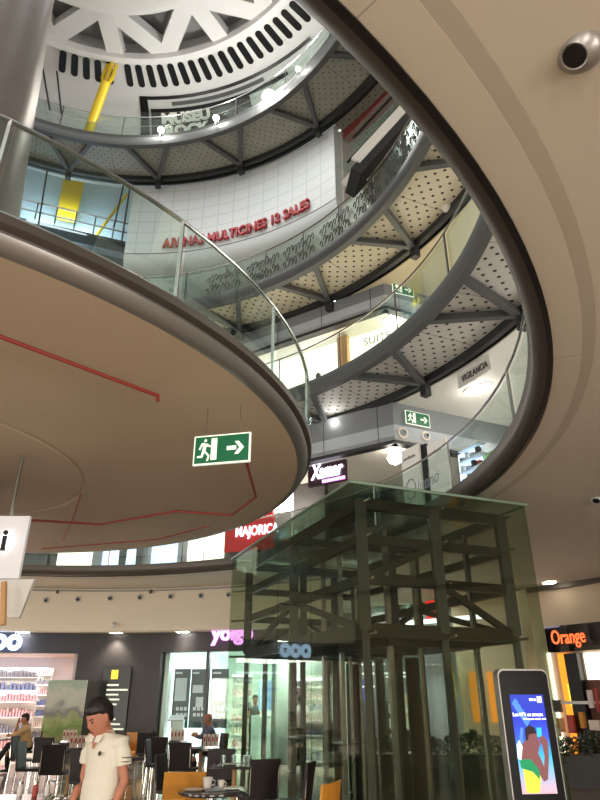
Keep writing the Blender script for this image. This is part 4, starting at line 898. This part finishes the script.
SCR = kadd('screen', scr, [(sx0, sy0), (sx1, sy0), (sx1, sy1), (sx0, sy1)], 0, .004)
sk = kmat('screen_skin', (150, 92, 90), .75); sd_ = kmat('screen_dark', (52, 30, 40), .6); gr = kmat('screen_green', (20, 150, 90), .9); ye = kmat('screen_yellow', (225, 225, 70), 1); lb_ = kmat('screen_pattern', (90, 150, 235), .9); wh = kmat('screen_white', (245, 245, 255), 1.2)
def kimg(nm, m, pp, d):
    o = kadd(nm, m, pp, d, d+.0015); o.parent = SCR; return o
kimg('jersey_lower', ye, [(-.16, .63), (.0, .63), (.05, .82), (-.05, .92), (-.17, .88)], .0045)
kimg('jersey', gr, [(-.19, .88), (-.05, .84), (.02, .76), (.03, .86), (-.06, .97), (-.2, .97)], .0065)
kimg('shoulder', sk, [(-.2, .97), (-.06, .95), (.07, .74), (.11, .76), (.12, .82), (.06, 1.0), (.0, 1.14), (-.09, 1.17), (-.17, 1.1)], .006)
kimg('forearm', sk, [(.06, .74), (.12, .76), (.17, .98), (.19, 1.15), (.15, 1.2), (.11, 1.15), (.12, 1.0)], .008)
kimg('head', sk, [(-.07, 1.12), (-.01, 1.04), (.05, 1.04), (.07, 1.1), (.09, 1.12), (.07, 1.17), (.06, 1.24), (.0, 1.29), (-.06, 1.26), (-.08, 1.2)], .009)
kimg('head_hair', sd_, [(-.09, 1.16), (-.06, 1.17), (-.04, 1.23), (.06, 1.24), (.04, 1.3), (-.02, 1.33), (-.08, 1.29)], .0105)
kimg('raised_hand', sk, [(.09, 1.13), (.16, 1.12), (.17, 1.19), (.12, 1.22), (.08, 1.19)], .0095)
kimg('towel', wh, [(-.22, .98), (-.18, .96), (-.14, 1.1), (-.17, 1.17), (-.21, 1.12)], .0085)
for i in range(5): kimg('pattern', lb_, [(sx0+.01+.03*i, 1.56-.05*i), (sx0+.06+.03*i, 1.62-.05*i), (sx0+.1+.03*i, 1.58-.05*i), (sx0+.05+.03*i, 1.51-.05*i)], .005)
kimg('pattern', lb_, [(sx0+.01, 1.0), (sx0+.08, 1.3), (sx0+.12, 1.3), (sx0+.06, 1.05)], .005)
kimg('cup', kmat('screen_cyan', (60, 200, 235), 1), [(.06, 1.2), (.12, 1.2), (.13, 1.3), (.07, 1.3)], .0095)
text_obj('headline', 'Los N\u00ba1 en stream', 'neon_white', .052, on_plane(kx*(-.205)+ky*1.425+kn*.006, kx, ky, kn), kk, .002, .001, width=.38)
text_obj('headline', 'Pulsa para saber m\u00e1s', 'neon_white', .03, on_plane(kx*(-.08)+ky*1.385+kn*.006, kx, ky, kn), kk, .002, 0, width=.29)
kimg('logo', wh, [(.13, 1.57), (.19, 1.57), (.19, 1.64), (.13, 1.64)], .006); text_obj('logo_text', 'BBVA', 'neon_white', .04, on_plane(kx*.03+ky*1.59+kn*.006, kx, ky, kn), kk, .002, 0, width=.09)

# ============================================================ INFORMATION SIGN (far left)
inf = thing('information_sign', 'white hanging information light box with a dark letter i at the left edge', 'sign', ony(0, 600, 7.9)); so = inf.location
p0 = ony(-60, 516, 7.9)-so; p1 = ony(30, 516, 7.9)-so; q1 = ony(24, 578, 7.9)-so
pan = mat('white_lightbox', (220, 218, 216), .4, emit=(230, 232, 240), es=.18)
MB().prism([(0, 0), (p1.x-p0.x, 0), (p1.x-p0.x, p1.z-q1.z), (0, p1.z-q1.z)], (p0.x, .06, q1.z), (1, 0, 0), (0, 0, 1), .06).build('face', pan, inf)
b0 = ony(-60, 580, 8.1)-so; b1 = ony(21, 618, 8.1)-so
MB().prism([(0, 0), (b1.x-b0.x, 0), (b1.x-b0.x+.1, b0.z-b1.z), (0, b0.z-b1.z)], (b0.x, .2, b1.z), (1, 0, 0), (0, 0, 1), .06).build('lower_box', 'white', inf)
MB().tube([ony(4, 582, 7.75)-so, ony(3, 625, 7.75)-so], .04, 8).build('pipe', 'tan_wood', inf)
q = ony(4, 549, 7.88)-so
mi = MB(); mi.box((q.x+.01, q.y-.03, q.z+.10), (.075, .05, .2)); mi.build('halo', 'neon_white', inf)
text_obj('letter', 'i', 'black', .36, on_plane(q+Vector((-.02, -.06, -.02)), (1, 0, 0), (0, 0, 1), (0, -1, 0)), inf, .02, .012)
MB().tube([(p1.x-.3, .1, p1.z), (p1.x-.3, .1, 4.6-so.z)], .03, 8).build('hanger', 'steel', inf)

# ============================================================ CAFE FURNITURE
def make_chair():
    t = thing('cafe_chair', '', 'chair')
    MB().box((0, 0, .45), (.44, .44, .05)).build('seat', 'leather', t, bevel=.015)
    m = Matrix.Rotation(R(-8), 4, 'X'); MB().box((0, .24, .68), (.44, .035, .44), mtx=m).build('backrest', 'leather', t, bevel=.012)
    for sx in (-.2, .2):
        for sy in (-.2, .2): MB().tube([(sx, sy, .43), (sx*1.05, sy*1.1, 0)], .013, 8).build('leg', 'chrome', t)
    for sx in (-.2, .2): MB().tube([(sx, .2, .43), (sx, .235, .5), (sx, .27, .85)], .011, 8).build('back_tube', 'chrome', t)
    return t
def make_bistro_table(round_=False):
    t = thing('bistro_table', '', 'table')
    if round_: MB().lathe([(.02, .72), (.33, .72), (.35, .735), (.35, .75), (.33, .755), (.02, .755)], (0, 0, 0), 36).build('tabletop', 'tabletop', t, smooth=True)
    else: MB().box((0, 0, .735), (.66, .66, .04)).build('tabletop', 'tabletop', t, bevel=.008)
    MB().lathe([(.035, .03), (.035, .72)], (0, 0, 0), 16).build('pedestal', 'tan_wood' if not round_ else 'steel', t, smooth=True)
    MB().lathe([(.24, 0), (.24, .012), (.05, .035), (.03, .05)], (0, 0, 0), 28).build('base', 'steel', t, smooth=True)
    return t
def make_armchair():
    t = thing('ochre_armchair', '', 'armchair')
    MB().box((0, 0, .36), (.5, .5, .14)).build('seat_cushion', 'orange_leather', t, bevel=.03)
    mb = MB(); mb.box((0, .3, .52), (.66, .09, .62)).box((-.3, .03, .42), (.08, .56, .42)).box((.3, .03, .42), (.08, .56, .42)); mb.build('shell', 'orange_leather', t, bevel=.025)
    for sx in (-.26, .26):
        for sy in (-.2, .28): MB().tube([(sx, sy, .22), (sx, sy, 0)], .018, 8).build('leg', 'beam_dark', t)
    return t
def make_shellchair():
    t = thing('ochre_chair', '', 'chair')
    MB().box((0, 0, .44), (.46, .44, .06)).build('seat', 'orange_leather', t, bevel=.02)
    mb = MB(); n = 8; vs = []; fs = []
    for i in range(n+1):
        x = -.24+.48*i/n
        for j in range(5): z = .44+.45*j/4; vs.append((x*(1-.05*j/4), .2+.06*j/4-.25*x*x*2, z)); vs.append((x*(1-.05*j/4), .225+.06*j/4-.25*x*x*2, z))
    for i in range(n):
        for j in range(4):
            a = i*10+j*2; fs += [(a, a+10, a+12, a+2), (a+1, a+3, a+13, a+11)]
        fs += [(i*10, i*10+1, i*10+11, i*10+10), (i*10+8, i*10+18, i*10+19, i*10+9)]
    for j in range(4): fs += [(j*2, j*2+2, j*2+3, j*2+1), (n*10+j*2, n*10+j*2+1, n*10+j*2+3, n*10+j*2+2)]
    mb.add(vs, fs); mb.build('backrest', 'orange_leather', t, bevel=.006)
    for sx in (-.19, .19):
        for sy in (-.18, .18): MB().tube([(sx, sy, .42), (sx*1.1, sy*1.15, 0)], .013, 8).build('leg', 'chrome', t)
    return t
ch = make_chair(); used = [False]
def chair(x, y, rz, label):
    if not used[0]: used[0] = True; ch.location = (x, y, 0); ch.rotation_euler = (0, 0, R(rz)); ch['label'] = label; ch['group'] = 'dark brown cafe chairs'; return ch
    return dup(ch, (x, y, 0), R(rz), label, 'dark brown cafe chairs')
chair(-.57, 9.75, 205, 'dark brown chair seen from behind right of the square table with glasses')
chair(-.12, 9.15, 255, 'dark narrow chair close to the corner of the glass enclosure')
chair(-1.25, 11.15, 0, 'dark brown chair behind the square table with glasses')
chair(-1.75, 10.35, 80, 'dark brown chair left of the square table with glasses')
chair(-2.15, 13.35, 170, 'dark brown chair in front of the middle table with menus')
chair(-2.75, 14.1, 90, 'dark brown chair left of the middle table with menus')
chair(-3.55, 15.6, 90, 'dark brown chair left of the rear table, near the armchair')
chair(-2.95, 15.15, 175, 'dark brown chair in front of the rear table')
chair(-3.6, 16.8, 20, 'dark brown chair behind the rear table by the charcoal wall')
chair(-2.0, 16.55, -60, 'dark brown chair under the bald seated man')
chair(-6.75, 17.75, -70, 'chair under the seated man in a tan shirt')
chair(-5.9, 15.4, 90, 'dark brown chair left of the table nearest the landscape poster')
chair(-5.3, 15.05, 175, 'dark brown chair in front of the table nearest the landscape poster')
chair(-4.95, 13.35, 90, 'dark brown chair left of the table with menus behind the standing man')
chair(-4.3, 12.75, 180, 'dark brown chair in front of the table with menus behind the standing man')
chair(-3.3, 11.4, 150, 'dark brown chair closest behind the standing man')
tb = make_bistro_table(); tb.location = (-.95, 10.5, 0); tb['label'] = 'square dark table with glasses beside the glass enclosure'; tb['group'] = 'square dark cafe tables'
T = {}
for k, x, y, lb in (('mid', -1.95, 14.05, 'middle square table with a menu holder before bald man'), ('rear', -2.9, 15.95, 'rear square dark table between the armchair and bald man'), ('pos', -5.3, 15.9, 'square dark table nearest the landscape poster'), ('man', -4.3, 13.5, 'square dark table with menus just left of standing man'), ('near', -2.75, 7.0, 'dark table with shakers at the bottom left corner'), ('tan', -7.45, 17.3, 'square dark table before the seated man in tan shirt')):
    T[k] = dup(tb, (x, y, 0), R({'near': 12}.get(k, 0)), lb, 'square dark cafe tables')
rt = make_bistro_table(True); rt.location = (-.92, 7.62, 0); rt['label'] = 'round dark table with cup and plate in front of the ochre chair'
sc = make_shellchair(); sc.location = (-1.28, 8.2, 0); sc.rotation_euler = (0, 0, R(172)); sc['label'] = 'ochre chair seen from the back beside the round table'
# turned so that its back faces the viewer
sc.rotation_euler = (0, 0, R(185)); sc['group'] = 'ochre chairs'
dup(sc, (-1.22, 6.05, 0), R(200), 'ochre chair at the bottom edge right of the standing man', 'ochre chairs')
dup(sc, (.08, 7.1, 0), R(245), 'ochre chair back at the bottom edge near the glass corner', 'ochre chairs')
ac = make_armchair(); ac.location = (-4.3, 18.2, 0); ac.rotation_euler = (0, 0, R(-15)); ac['label'] = 'ochre leather armchair against the charcoal wall, right of standing man'; ac['group'] = 'ochre armchairs'
dup(ac, (-5.0, 17.9, 0), R(20), 'ochre leather armchair half hidden behind the standing man', 'ochre armchairs')

def make_menu():
    t = thing('menu_holder', '', 'menu')
    for i in range(4):
        x = -.12+.08*i; MB().box((x, 0, .12), (.06, .012, .24), mtx=Matrix.Rotation(R(6-3*i), 4, 'Z')).build('card', 'card', t); MB().box((x, -.008, .15), (.035, .006, .08)).build('print', 'card_red', t)
    MB().box((0, 0, .015), (.34, .08, .03)).build('stand', 'steel', t); return t
mh = make_menu(); mh.location = (-1.75, 13.95, .757); mh['label'] = 'row of upright menu cards on the middle cafe table'; mh['group'] = 'menu holders'
for x, y, lb in ((-2.75, 15.9, 'row of upright menu cards on the rear table by the pedestal'), (-4.2, 13.45, 'row of upright menu cards left of the standing man, on nearer table'), (-5.15, 15.85, 'row of upright menu cards on the table nearest landscape poster')): dup(mh, (x, y, .757), 0, lb, 'menu holders')
def cup(x, y, lb, z=.757, s=1):
    t = thing('coffee_cup', lb, 'cup', (x, y, z)); MB().lathe([(.02*s, 0), (.03*s, .002), (.042*s, .08*s), (.038*s, .08*s), (.028*s, .01)], (0, 0, 0), 18).build('bowl', 'porcelain', t, smooth=True)
    MB().tube([(.038*s, 0, .065*s), (.062*s, 0, .055*s), (.06*s, 0, .03*s), (.034*s, 0, .022*s)], .005, 6).build('handle', 'porcelain', t)
cup(-.98, 7.72, 'white coffee cup at the back of the round table', s=1.3); cup(-.84, 7.76, 'small white cup at the right of the round table', s=.9)
def plate(x, y, lb, z=.757): tag(MB().lathe([(.06, 0), (.11, .012), (.115, .016), (.1, .012), (.02, .006)], (x, y, z), 28).build('plate', 'porcelain', smooth=True), lb, 'plate')
plate(-1.1, 7.55, 'white plate at the left of the round table'); plate(-.70, 7.66, 'white plate at the right of the round table'); plate(-1.0, 10.4, 'white plate on the square table with glasses')
tag(MB().box((-.9, 7.56, .764), (.2, .13, .012), .4).build('dark_wallet', 'black'), 'black wallet lying in the middle of the round table', 'wallet')
gm = glass('tumbler_glass', (.8, .84, .84), .25)
for i, (x, y) in enumerate(((-1.12, 10.5), (-.98, 10.6), (-.82, 10.55), (-.74, 10.45))):
    tag(MB().lathe([(.03, 0), (.036, .11), (.034, .11), (.028, .006)], (x, y, .757), 16).build('glass_tumbler', gm, smooth=True), ['leftmost', 'second', 'third', 'rightmost'][i]+' empty tumbler from the left on the square table', 'glass', 'tumblers')
for i, (x, y, m) in enumerate(((-2.72, 7.12, 'porcelain'), (-2.58, 7.14, 'card_red'), (-2.48, 7.18, 'porcelain'))):
    t = thing('shaker', ['white shaker, left of the three on bottom left table', 'reddish shaker in the middle of three on bottom left table', 'white shaker, right of the three on bottom left table'][i], 'shaker', (x, y, .757)); MB().lathe([(.025, 0), (.028, .06), (.02, .1)], (0, 0, 0), 14).build('jar', m, t, smooth=True); MB().lathe([(.021, .1), (.021, .125), (.01, .13)], (0, 0, 0), 14).build('cap', 'chrome', t)

# ============================================================ PEOPLE
def loft(mb, st, n=14):
    """stations: (centre, half width vector, half depth vector)"""
    vs = []; fs = []
    for c, a, b in st:
        for k in range(n): t = 2*math.pi*k/n; vs.append(Vector(c)+Vector(a)*math.cos(t)+Vector(b)*math.sin(t))
    for i in range(len(st)-1):
        for k in range(n): fs.append((i*n+k, i*n+(k+1) % n, (i+1)*n+(k+1) % n, (i+1)*n+k))
    fs.append(tuple(range(n))[::-1]); fs.append(tuple(range((len(st)-1)*n, len(st)*n))); mb.add(vs, fs)
def limb(mb, pts, rs):
    pp = []; rr = []
    pts = [Vector(p) for p in pts]
    d0 = (pts[0]-pts[1]).normalized(); d1 = (pts[-1]-pts[-2]).normalized()
    pp = [pts[0]+d0*rs[0]*.8]+pts+[pts[-1]+d1*rs[-1]*.7]; rr = [rs[0]*.4]+list(rs)+[rs[-1]*.5]
    mb.tube(pp, rr, 12)
def remesh(mb, name, m, parent, vox, sm=4):
    o = mb.build(name, m, parent); r = o.modifiers.new('r', 'REMESH'); r.mode = 'VOXEL'; r.voxel_size = vox; r.use_smooth_shade = True
    s = o.modifiers.new('s', 'SMOOTH'); s.iterations = sm; s.factor = .5
    mm = o.data.materials[0]; bakery(o)
    if not o.data.materials: o.data.materials.append(mm)
    for p in o.data.polygons: p.use_smooth = True
    return o
def human(label, loc, rz, J, cl, vox=.014, hairm='hair', bald=False, skin='skin', fullbody=True):
    """J: joints in metres, facing -Y. cl: shirt, trouser materials, sleeve length 0..1"""
    t = thing('person', label, 'person', loc, rz); V = Vector
    hip = V(J['hip']); ch_ = V(J['chest']); nk = V(J['neck']); hd = V(J['head']); fw = V(J.get('face', (0, -1, 0))).normalized()
    sp = (ch_-hip).normalized(); W = V((1, 0, 0)) if 'side' not in J else V(J['side']).normalized(); Dp = W.cross(sp).normalized()
    up = (hd-nk).normalized(); hs = fw.cross(up).normalized(); up2 = hs.cross(fw).normalized()
    q_ = J.get('hs', 1)
    if q_ != 1: up2 = up2*q_; hs = hs*q_; fw = fw*q_
    b = MB()
    loft(b, [(hip-sp*.06, W*.13, Dp*.10), (hip+sp*.05, W*.155, Dp*.115), (hip.lerp(ch_, .5), W*.135, Dp*.10), (ch_, W*.165, Dp*.11), (ch_.lerp(nk, .6), W*.15, Dp*.09), (nk, W*.06, Dp*.06)])
    limb(b, [nk-up*.06, nk.lerp(hd, .5)], [.06, .055])
    # head: skull and jaw
    hc = hd
    loft(b, [(hc-up2*.115+fw*.035, hs*.03, fw*.028), (hc-up2*.095+fw*.03, hs*.048, fw*.052), (hc-up2*.05+fw*.012, hs*.066, fw*.082), (hc, hs*.074, fw*.094), (hc+up2*.05-fw*.006, hs*.073, fw*.093), (hc+up2*.09-fw*.01, hs*.055, fw*.07), (hc+up2*.112-fw*.01, hs*.022, fw*.03)])
    loft(b, [(hc+fw*.088+up2*.012, hs*.009, up2*.012), (hc+fw*.108-up2*.018, hs*.014, up2*.012), (hc+fw*.085-up2*.032, hs*.016, up2*.008)], 8)
    for s in (-1, 1):
        limb(b, [hc+hs*s*.074-up2*.025, hc+hs*s*.082+up2*.012-fw*.008], [.012, .015])
        sh = V(J['sh'+'LR'[s > 0]]); el = V(J['el'+'LR'[s > 0]]); wr = V(J['wr'+'LR'[s > 0]]); hp_ = hip+W*s*.085; kn_ = V(J['kn'+'LR'[s > 0]]); an_ = V(J['an'+'LR'[s > 0]])
        sh = sh+(ch_-sh)*.12-sp*.02
        limb(b, [sh, sh.lerp(el, .35), el, el.lerp(wr, .35), wr], [.052, .047, .037, .038, .025])
        hdv = V(J.get('hd'+'LR'[s > 0], (wr-el))).normalized(); pw = W if abs(hdv.dot(W)) < .8 else V((0, 0, 1)); fd = hdv.cross(pw).normalized(); fp = pw if 'palmflat' in J else fd
        loft(b, [(wr, fp*.026, hdv.cross(fp).normalized()*.018), (wr+hdv*.05, fp*.04, hdv.cross(fp).normalized()*.016), (wr+hdv*.09, fp*.04, hdv.cross(fp).normalized()*.014)], 10)
        pn = hdv.cross(fp).normalized()*(-s)
        for i, ln in enumerate((.068, .078, .073, .058)):
            r0 = wr+hdv*.085+fp*(.03-.02*i); r1 = r0+hdv*ln*.5+pn*.008; r2 = r0+hdv*ln*.85+pn*.03; limb(b, [r0, r1, r2], [.0095, .009, .008])
        limb(b, [wr+hdv*.03+fp*.025, wr+hdv*.06+fp*.05+pn*.01, wr+hdv*.09+fp*.055+pn*.025], [.012, .011, .009])
        limb(b, [hp_, hp_.lerp(kn_, .4), kn_, kn_.lerp(an_, .35), an_], [.085, .078, .055, .052, .036])
    remesh(b, 'body', skin, t, vox, 3)
    # features
    for s in (-1, 1):
        e = hc+fw*.083+hs*s*.03+up2*.012; mb = MB(); mb.lathe([(.002, -.009), (.008, -.005), (.009, 0), (.008, .005), (.002, .009)], e, 10); mb.build('eye', 'black', t, smooth=True)
        mb = MB(); limb(mb, [e+up2*.02-hs*s*.012+fw*.006, e+up2*.022+hs*s*.016-fw*.002], [.004, .004]); mb.build('eyebrow', 'hair', t)
    mb = MB(); limb(mb, [hc+fw*.084-up2*.056-hs*.02, hc+fw*.092-up2*.058, hc+fw*.084-up2*.056+hs*.02], [.004, .006, .004]); mb.build('mouth', mat('lip', (140, 74, 66), .5), t)
    if not bald:
        h = MB(); loft(h, [(hc-fw*.055-up2*.06, hs*.05, fw*.035), (hc-fw*.038-up2*.02, hs*.072, fw*.06), (hc-fw*.03+up2*.03, hs*.083, fw*.088), (hc-fw*.008+up2*.07, hs*.08, fw*.1), (hc-fw*.004+up2*.105, hs*.066, fw*.088), (hc-fw*.006+up2*.135, hs*.03, fw*.04)])
        remesh(h, 'hair', hairm, t, .01, 2)
    # shirt
    s_ = MB(); k = 1.16
    loft(s_, [(hip-sp*cl.get('hem', .02), W*.185, Dp*.135), (hip+sp*.08, W*.18, Dp*.138), (hip.lerp(ch_, .5), W*.17, Dp*.13), (ch_, W*.19, Dp*.132), (ch_.lerp(nk, .55), W*.172, Dp*.108), (ch_.lerp(nk, .9), W*.085, Dp*.075)], 20)
    for s in (-1, 1):
        sh = V(J['sh'+'LR'[s > 0]]); el = V(J['el'+'LR'[s > 0]]); wr = V(J['wr'+'LR'[s > 0]])
        if cl['sleeve'] <= 1: e = sh.lerp(el, cl['sleeve']); s_.tube([sh+(ch_-sh)*.6, sh+(ch_-sh)*.25+sp*.012, sh+(ch_-sh)*.03-sp*.006, sh.lerp(e, .45), e], [.07, .08, .074, .068, .068], 14)
        else: s_.tube([sh+(ch_-sh)*.6, sh+(ch_-sh)*.2-sp*.01, sh-sp*.035, el, el.lerp(wr, .9)], [.07, .076, .066, .054, .042], 14)
    remesh(s_, 'shirt', cl['shirt'], t, vox, 3)
    c_ = MB(); loft(c_, [(nk-up*.04, W*.076, Dp*.074), (nk-up*.005+Dp*.0, W*.068, Dp*.068), (nk-up*.005, W*.066, Dp*.066), (nk-up*.04, W*.07, Dp*.068)], 18)
    c_.build('collar', cl['shirt'], t, smooth=True)
    # trousers
    q = MB(); loft(q, [(hip-sp*.09, W*.14, Dp*.11), (hip-sp*.02, W*.172, Dp*.128), (hip+sp*.06, W*.162, Dp*.122)], 16)
    for s in (-1, 1):
        hp_ = hip+W*s*.085; kn_ = V(J['kn'+'LR'[s > 0]]); an_ = V(J['an'+'LR'[s > 0]]); limb(q, [hp_, hp_.lerp(kn_, .4), kn_, kn_.lerp(an_, .5), kn_.lerp(an_, .95)], [.1, .094, .072, .066, .06])
    remesh(q, 'trousers', cl['trouser'], t, vox, 3)
    for s in (-1, 1):
        an_ = V(J['an'+'LR'[s > 0]]); td = V(J.get('toe', (0, -1, 0))).normalized(); sx_ = td.cross(V((0, 0, 1)))
        f = MB(); base = V((an_.x, an_.y, an_.z-.05)); loft(f, [(base-td*.07, sx_*.03, V((0, 0, .03))), (base-td*.03, sx_*.042, V((0, 0, .045))), (base+td*.06, sx_*.045, V((0, 0, .035))), (base+td*.14, sx_*.046, V((0, 0, .026))), (base+td*.19, sx_*.028, V((0, 0, .018)))], 12); f.build('shoe', 'black', t, smooth='all')
    return t
# standing man: facing left and slightly to the viewer, head bowed, arms down
JM = dict(hip=(0, 0, .88), chest=(0, .01, 1.18), neck=(0, -.03, 1.37), head=(-.01, -.1, 1.465), face=(-.1, -.86, -.5), hs=1.2,
          shL=(-.185, .0, 1.285), shR=(.185, .0, 1.285), elL=(-.225, -.0, 1.0), elR=(.235, .03, 1.0), wrL=(-.19, -.15, .80), wrR=(.225, -.08, .77), knL=(-.1, -.02, .47), knR=(.1, 0, .47), anL=(-.1, .02, .08), anR=(.1, .04, .08))
man = human('man in white polo shirt and black trousers standing with head bowed', (-1.66, 6.1, 0), R(-32), JM, dict(shirt='polo', trouser='trouser', sleeve=.62, hem=.07), vox=.011)
MB().lathe([(.006, 0), (.018, .0), (.018, .004), (.006, .004)], (0, 0, 0), 16).build('chest_badge', 'beam_dark', man)
bd = kids(man)[-1]; bd.rotation_euler = (R(80), 0, 0); bd.location = (.085, -.135, 1.2)
for k, dz in enumerate((0, .03)): MB().tube([(.245, -.04, 1.14+dz), (.277, -.01, 1.14+dz), (.272, .04, 1.14+dz)], .004, 6).build('sleeve_print', 'beam_dark', man)
for s_ in (-1, 1):
    MB().prism([(0, 0), (.0, .055), (.075, .07), (.055, .0)] if s_ > 0 else [(0, 0), (-.055, .0), (-.075, .07), (0, .055)], (s_*.012, -.142, 1.275), (1, 0, 0), (0, .45, 1), .012).build('collar_wing', 'polo', man, bevel=.004)
MB().prism([(-.006, -.02), (.006, -.02), (.026, .05), (-.026, .05)], (0, -.138, 1.25), (1, 0, 0), (0, .3, 1), .006).build('open_placket', 'skin', man)
for k in range(2): MB().lathe([(.001, 0), (.006, .002), (.006, .004), (.001, .005)], (0, -.15, 1.13-.05*k), 10).build('button', 'card', man)
# seated man in tan shirt, profile facing left with hand to the mouth, leg crossed
JS = dict(hip=(0, 0, .55), chest=(0, -.08, .86), neck=(0, -.10, 1.05), head=(0, -.15, 1.17), face=(0, -.95, -.2),
          shL=(-.18, -.08, 1.0), shR=(.18, -.08, 1.0), elL=(-.2, -.33, .84), elR=(.2, -.33, .84), wrL=(-.07, -.30, 1.06), wrR=(.08, -.42, .82), knL=(-.1, -.44, .56), knR=(.08, -.46, .60), anL=(-.1, -.36, .1), anR=(-.02, -.62, .26), hdL=(0, .2, 1))
human('seated man in tan shirt and dark trousers with hand raised to his face', (-6.78, 17.72, 0), R(-62), JS, dict(shirt='tan_shirt', trouser='trouser', sleeve=2), vox=.016, skin='skin2')
JB = dict(hip=(0, 0, .55), chest=(0, -.07, .88), neck=(0, -.09, 1.07), head=(0, -.13, 1.2), face=(0, -.97, -.2),
          shL=(-.19, -.08, 1.02), shR=(.19, -.08, 1.02), elL=(-.22, -.24, .80), elR=(.22, -.24, .80), wrL=(-.1, -.38, .84), wrR=(.06, -.36, .86), knL=(-.12, -.44, .55), knR=(.12, -.44, .55), anL=(-.12, -.42, .09), anR=(.12, -.42, .09))
human('bald man in slate blue shirt seated at the rear cafe table', (-2.05, 16.6, 0), R(-68), JB, dict(shirt='blue_shirt', trouser='trouser', sleeve=2), vox=.016, bald=True, skin='skin2')
JT = dict(hip=(0, 0, .93), chest=(0, .0, 1.26), neck=(0, -.01, 1.47), head=(0, -.03, 1.61), face=(0, -1, -.1),
          shL=(-.19, 0, 1.41), shR=(.19, 0, 1.41), elL=(-.24, .0, 1.13), elR=(.24, 0, 1.13), wrL=(-.18, -.2, 1.08), wrR=(.18, -.2, 1.08), knL=(-.1, 0, .5), knR=(.1, 0, .5), anL=(-.1, .02, .09), anR=(.1, .02, .09))
a, _ = cyl_at(300, 730, 12.25)
human('shop assistant in white shirt and black trousers standing inside the phone store', P(a, 12.25, .012), R(150), JT, dict(shirt='white_shirt', trouser='trouser', sleeve=.6), vox=.018, skin='skin2')
a, _ = cyl_at(254, 730, 13.6)
human('dark clothed person standing by the blue screen in phone store', P(a, 13.6, .012), R(40), JT, dict(shirt='charcoal', trouser='trouser', sleeve=2), vox=.018, skin='skin2')

# ============================================================ LIGHT
w = bpy.data.worlds.new('world'); S.world = w; w.use_nodes = True
bg = w.node_tree.nodes['Background']; bg.inputs[0].default_value = (1.0, .93, .84, 1); bg.inputs[1].default_value = .9
light_area((CX, CY, 22.4), 8, 420, (.9, .95, 1))      # daylight falling through the dome
o = light_area(P(108, 10.9, 18.4), 2.2, 200, (.85, .94, 1)); o.rotation_euler = (-(P(108, 12.6, 17.6)-P(108, 10.9, 18.4))).to_track_quat('Z', 'Y').to_euler()  # added fill to brighten the pale blue wall, no lamp hangs there
l = bpy.data.lights.new('platform_fill', 'POINT'); l.energy = 260; l.shadow_soft_size = .8; l.color = (1, .96, .9)  # added unseen fill, brightens the inward faces around the atrium
o = bpy.data.objects.new('platform_fill', l); COL.objects.link(o); o.location = P(40, 3.2, 7.9)
def fill_light(a, rad, z, e, size=4, sy=2.6, col=(1, .92, .82), tilt=14):
    p = P(a, rad, z); d = Vector((CX, CY, z+rad*math.tan(R(tilt))))-p
    o = light_area(p, size, e, col, (0, 0, 0), sy); o.rotation_euler = (-d).to_track_quat('Z', 'Y').to_euler(); return o
# unseen fill lights added at ground level behind and beside the viewer, brightening ceilings
for a in (-150, -120, -92, -66, -40, -15): fill_light(a, 19.5, 1.7, 330)
fill_light(175, 14, 1.7, 260)
# fill lights added on the upper floors to brighten the walkway undersides
for a, z in ((15, 6.8), (-10, 6.8), (15, 10.8), (-10, 10.8), (70, 10.8), (5, 15.2)): fill_light(a, 15.2, z, 110, 4, 2, (1, .95, .86), 8)
# unseen spots added behind the viewer to brighten the standing man and cafe
for a in (-78, -58, -38):
    l = bpy.data.lights.new('unseen_fill_spot', 'SPOT'); l.energy = 330; l.spot_size = R(130); l.spot_blend = .6; l.shadow_soft_size = .15; l.color = (1, .88, .7)
    o = bpy.data.objects.new('unseen_fill_spot', l); COL.objects.link(o); o.location = P(a, 12.2, 4.6)
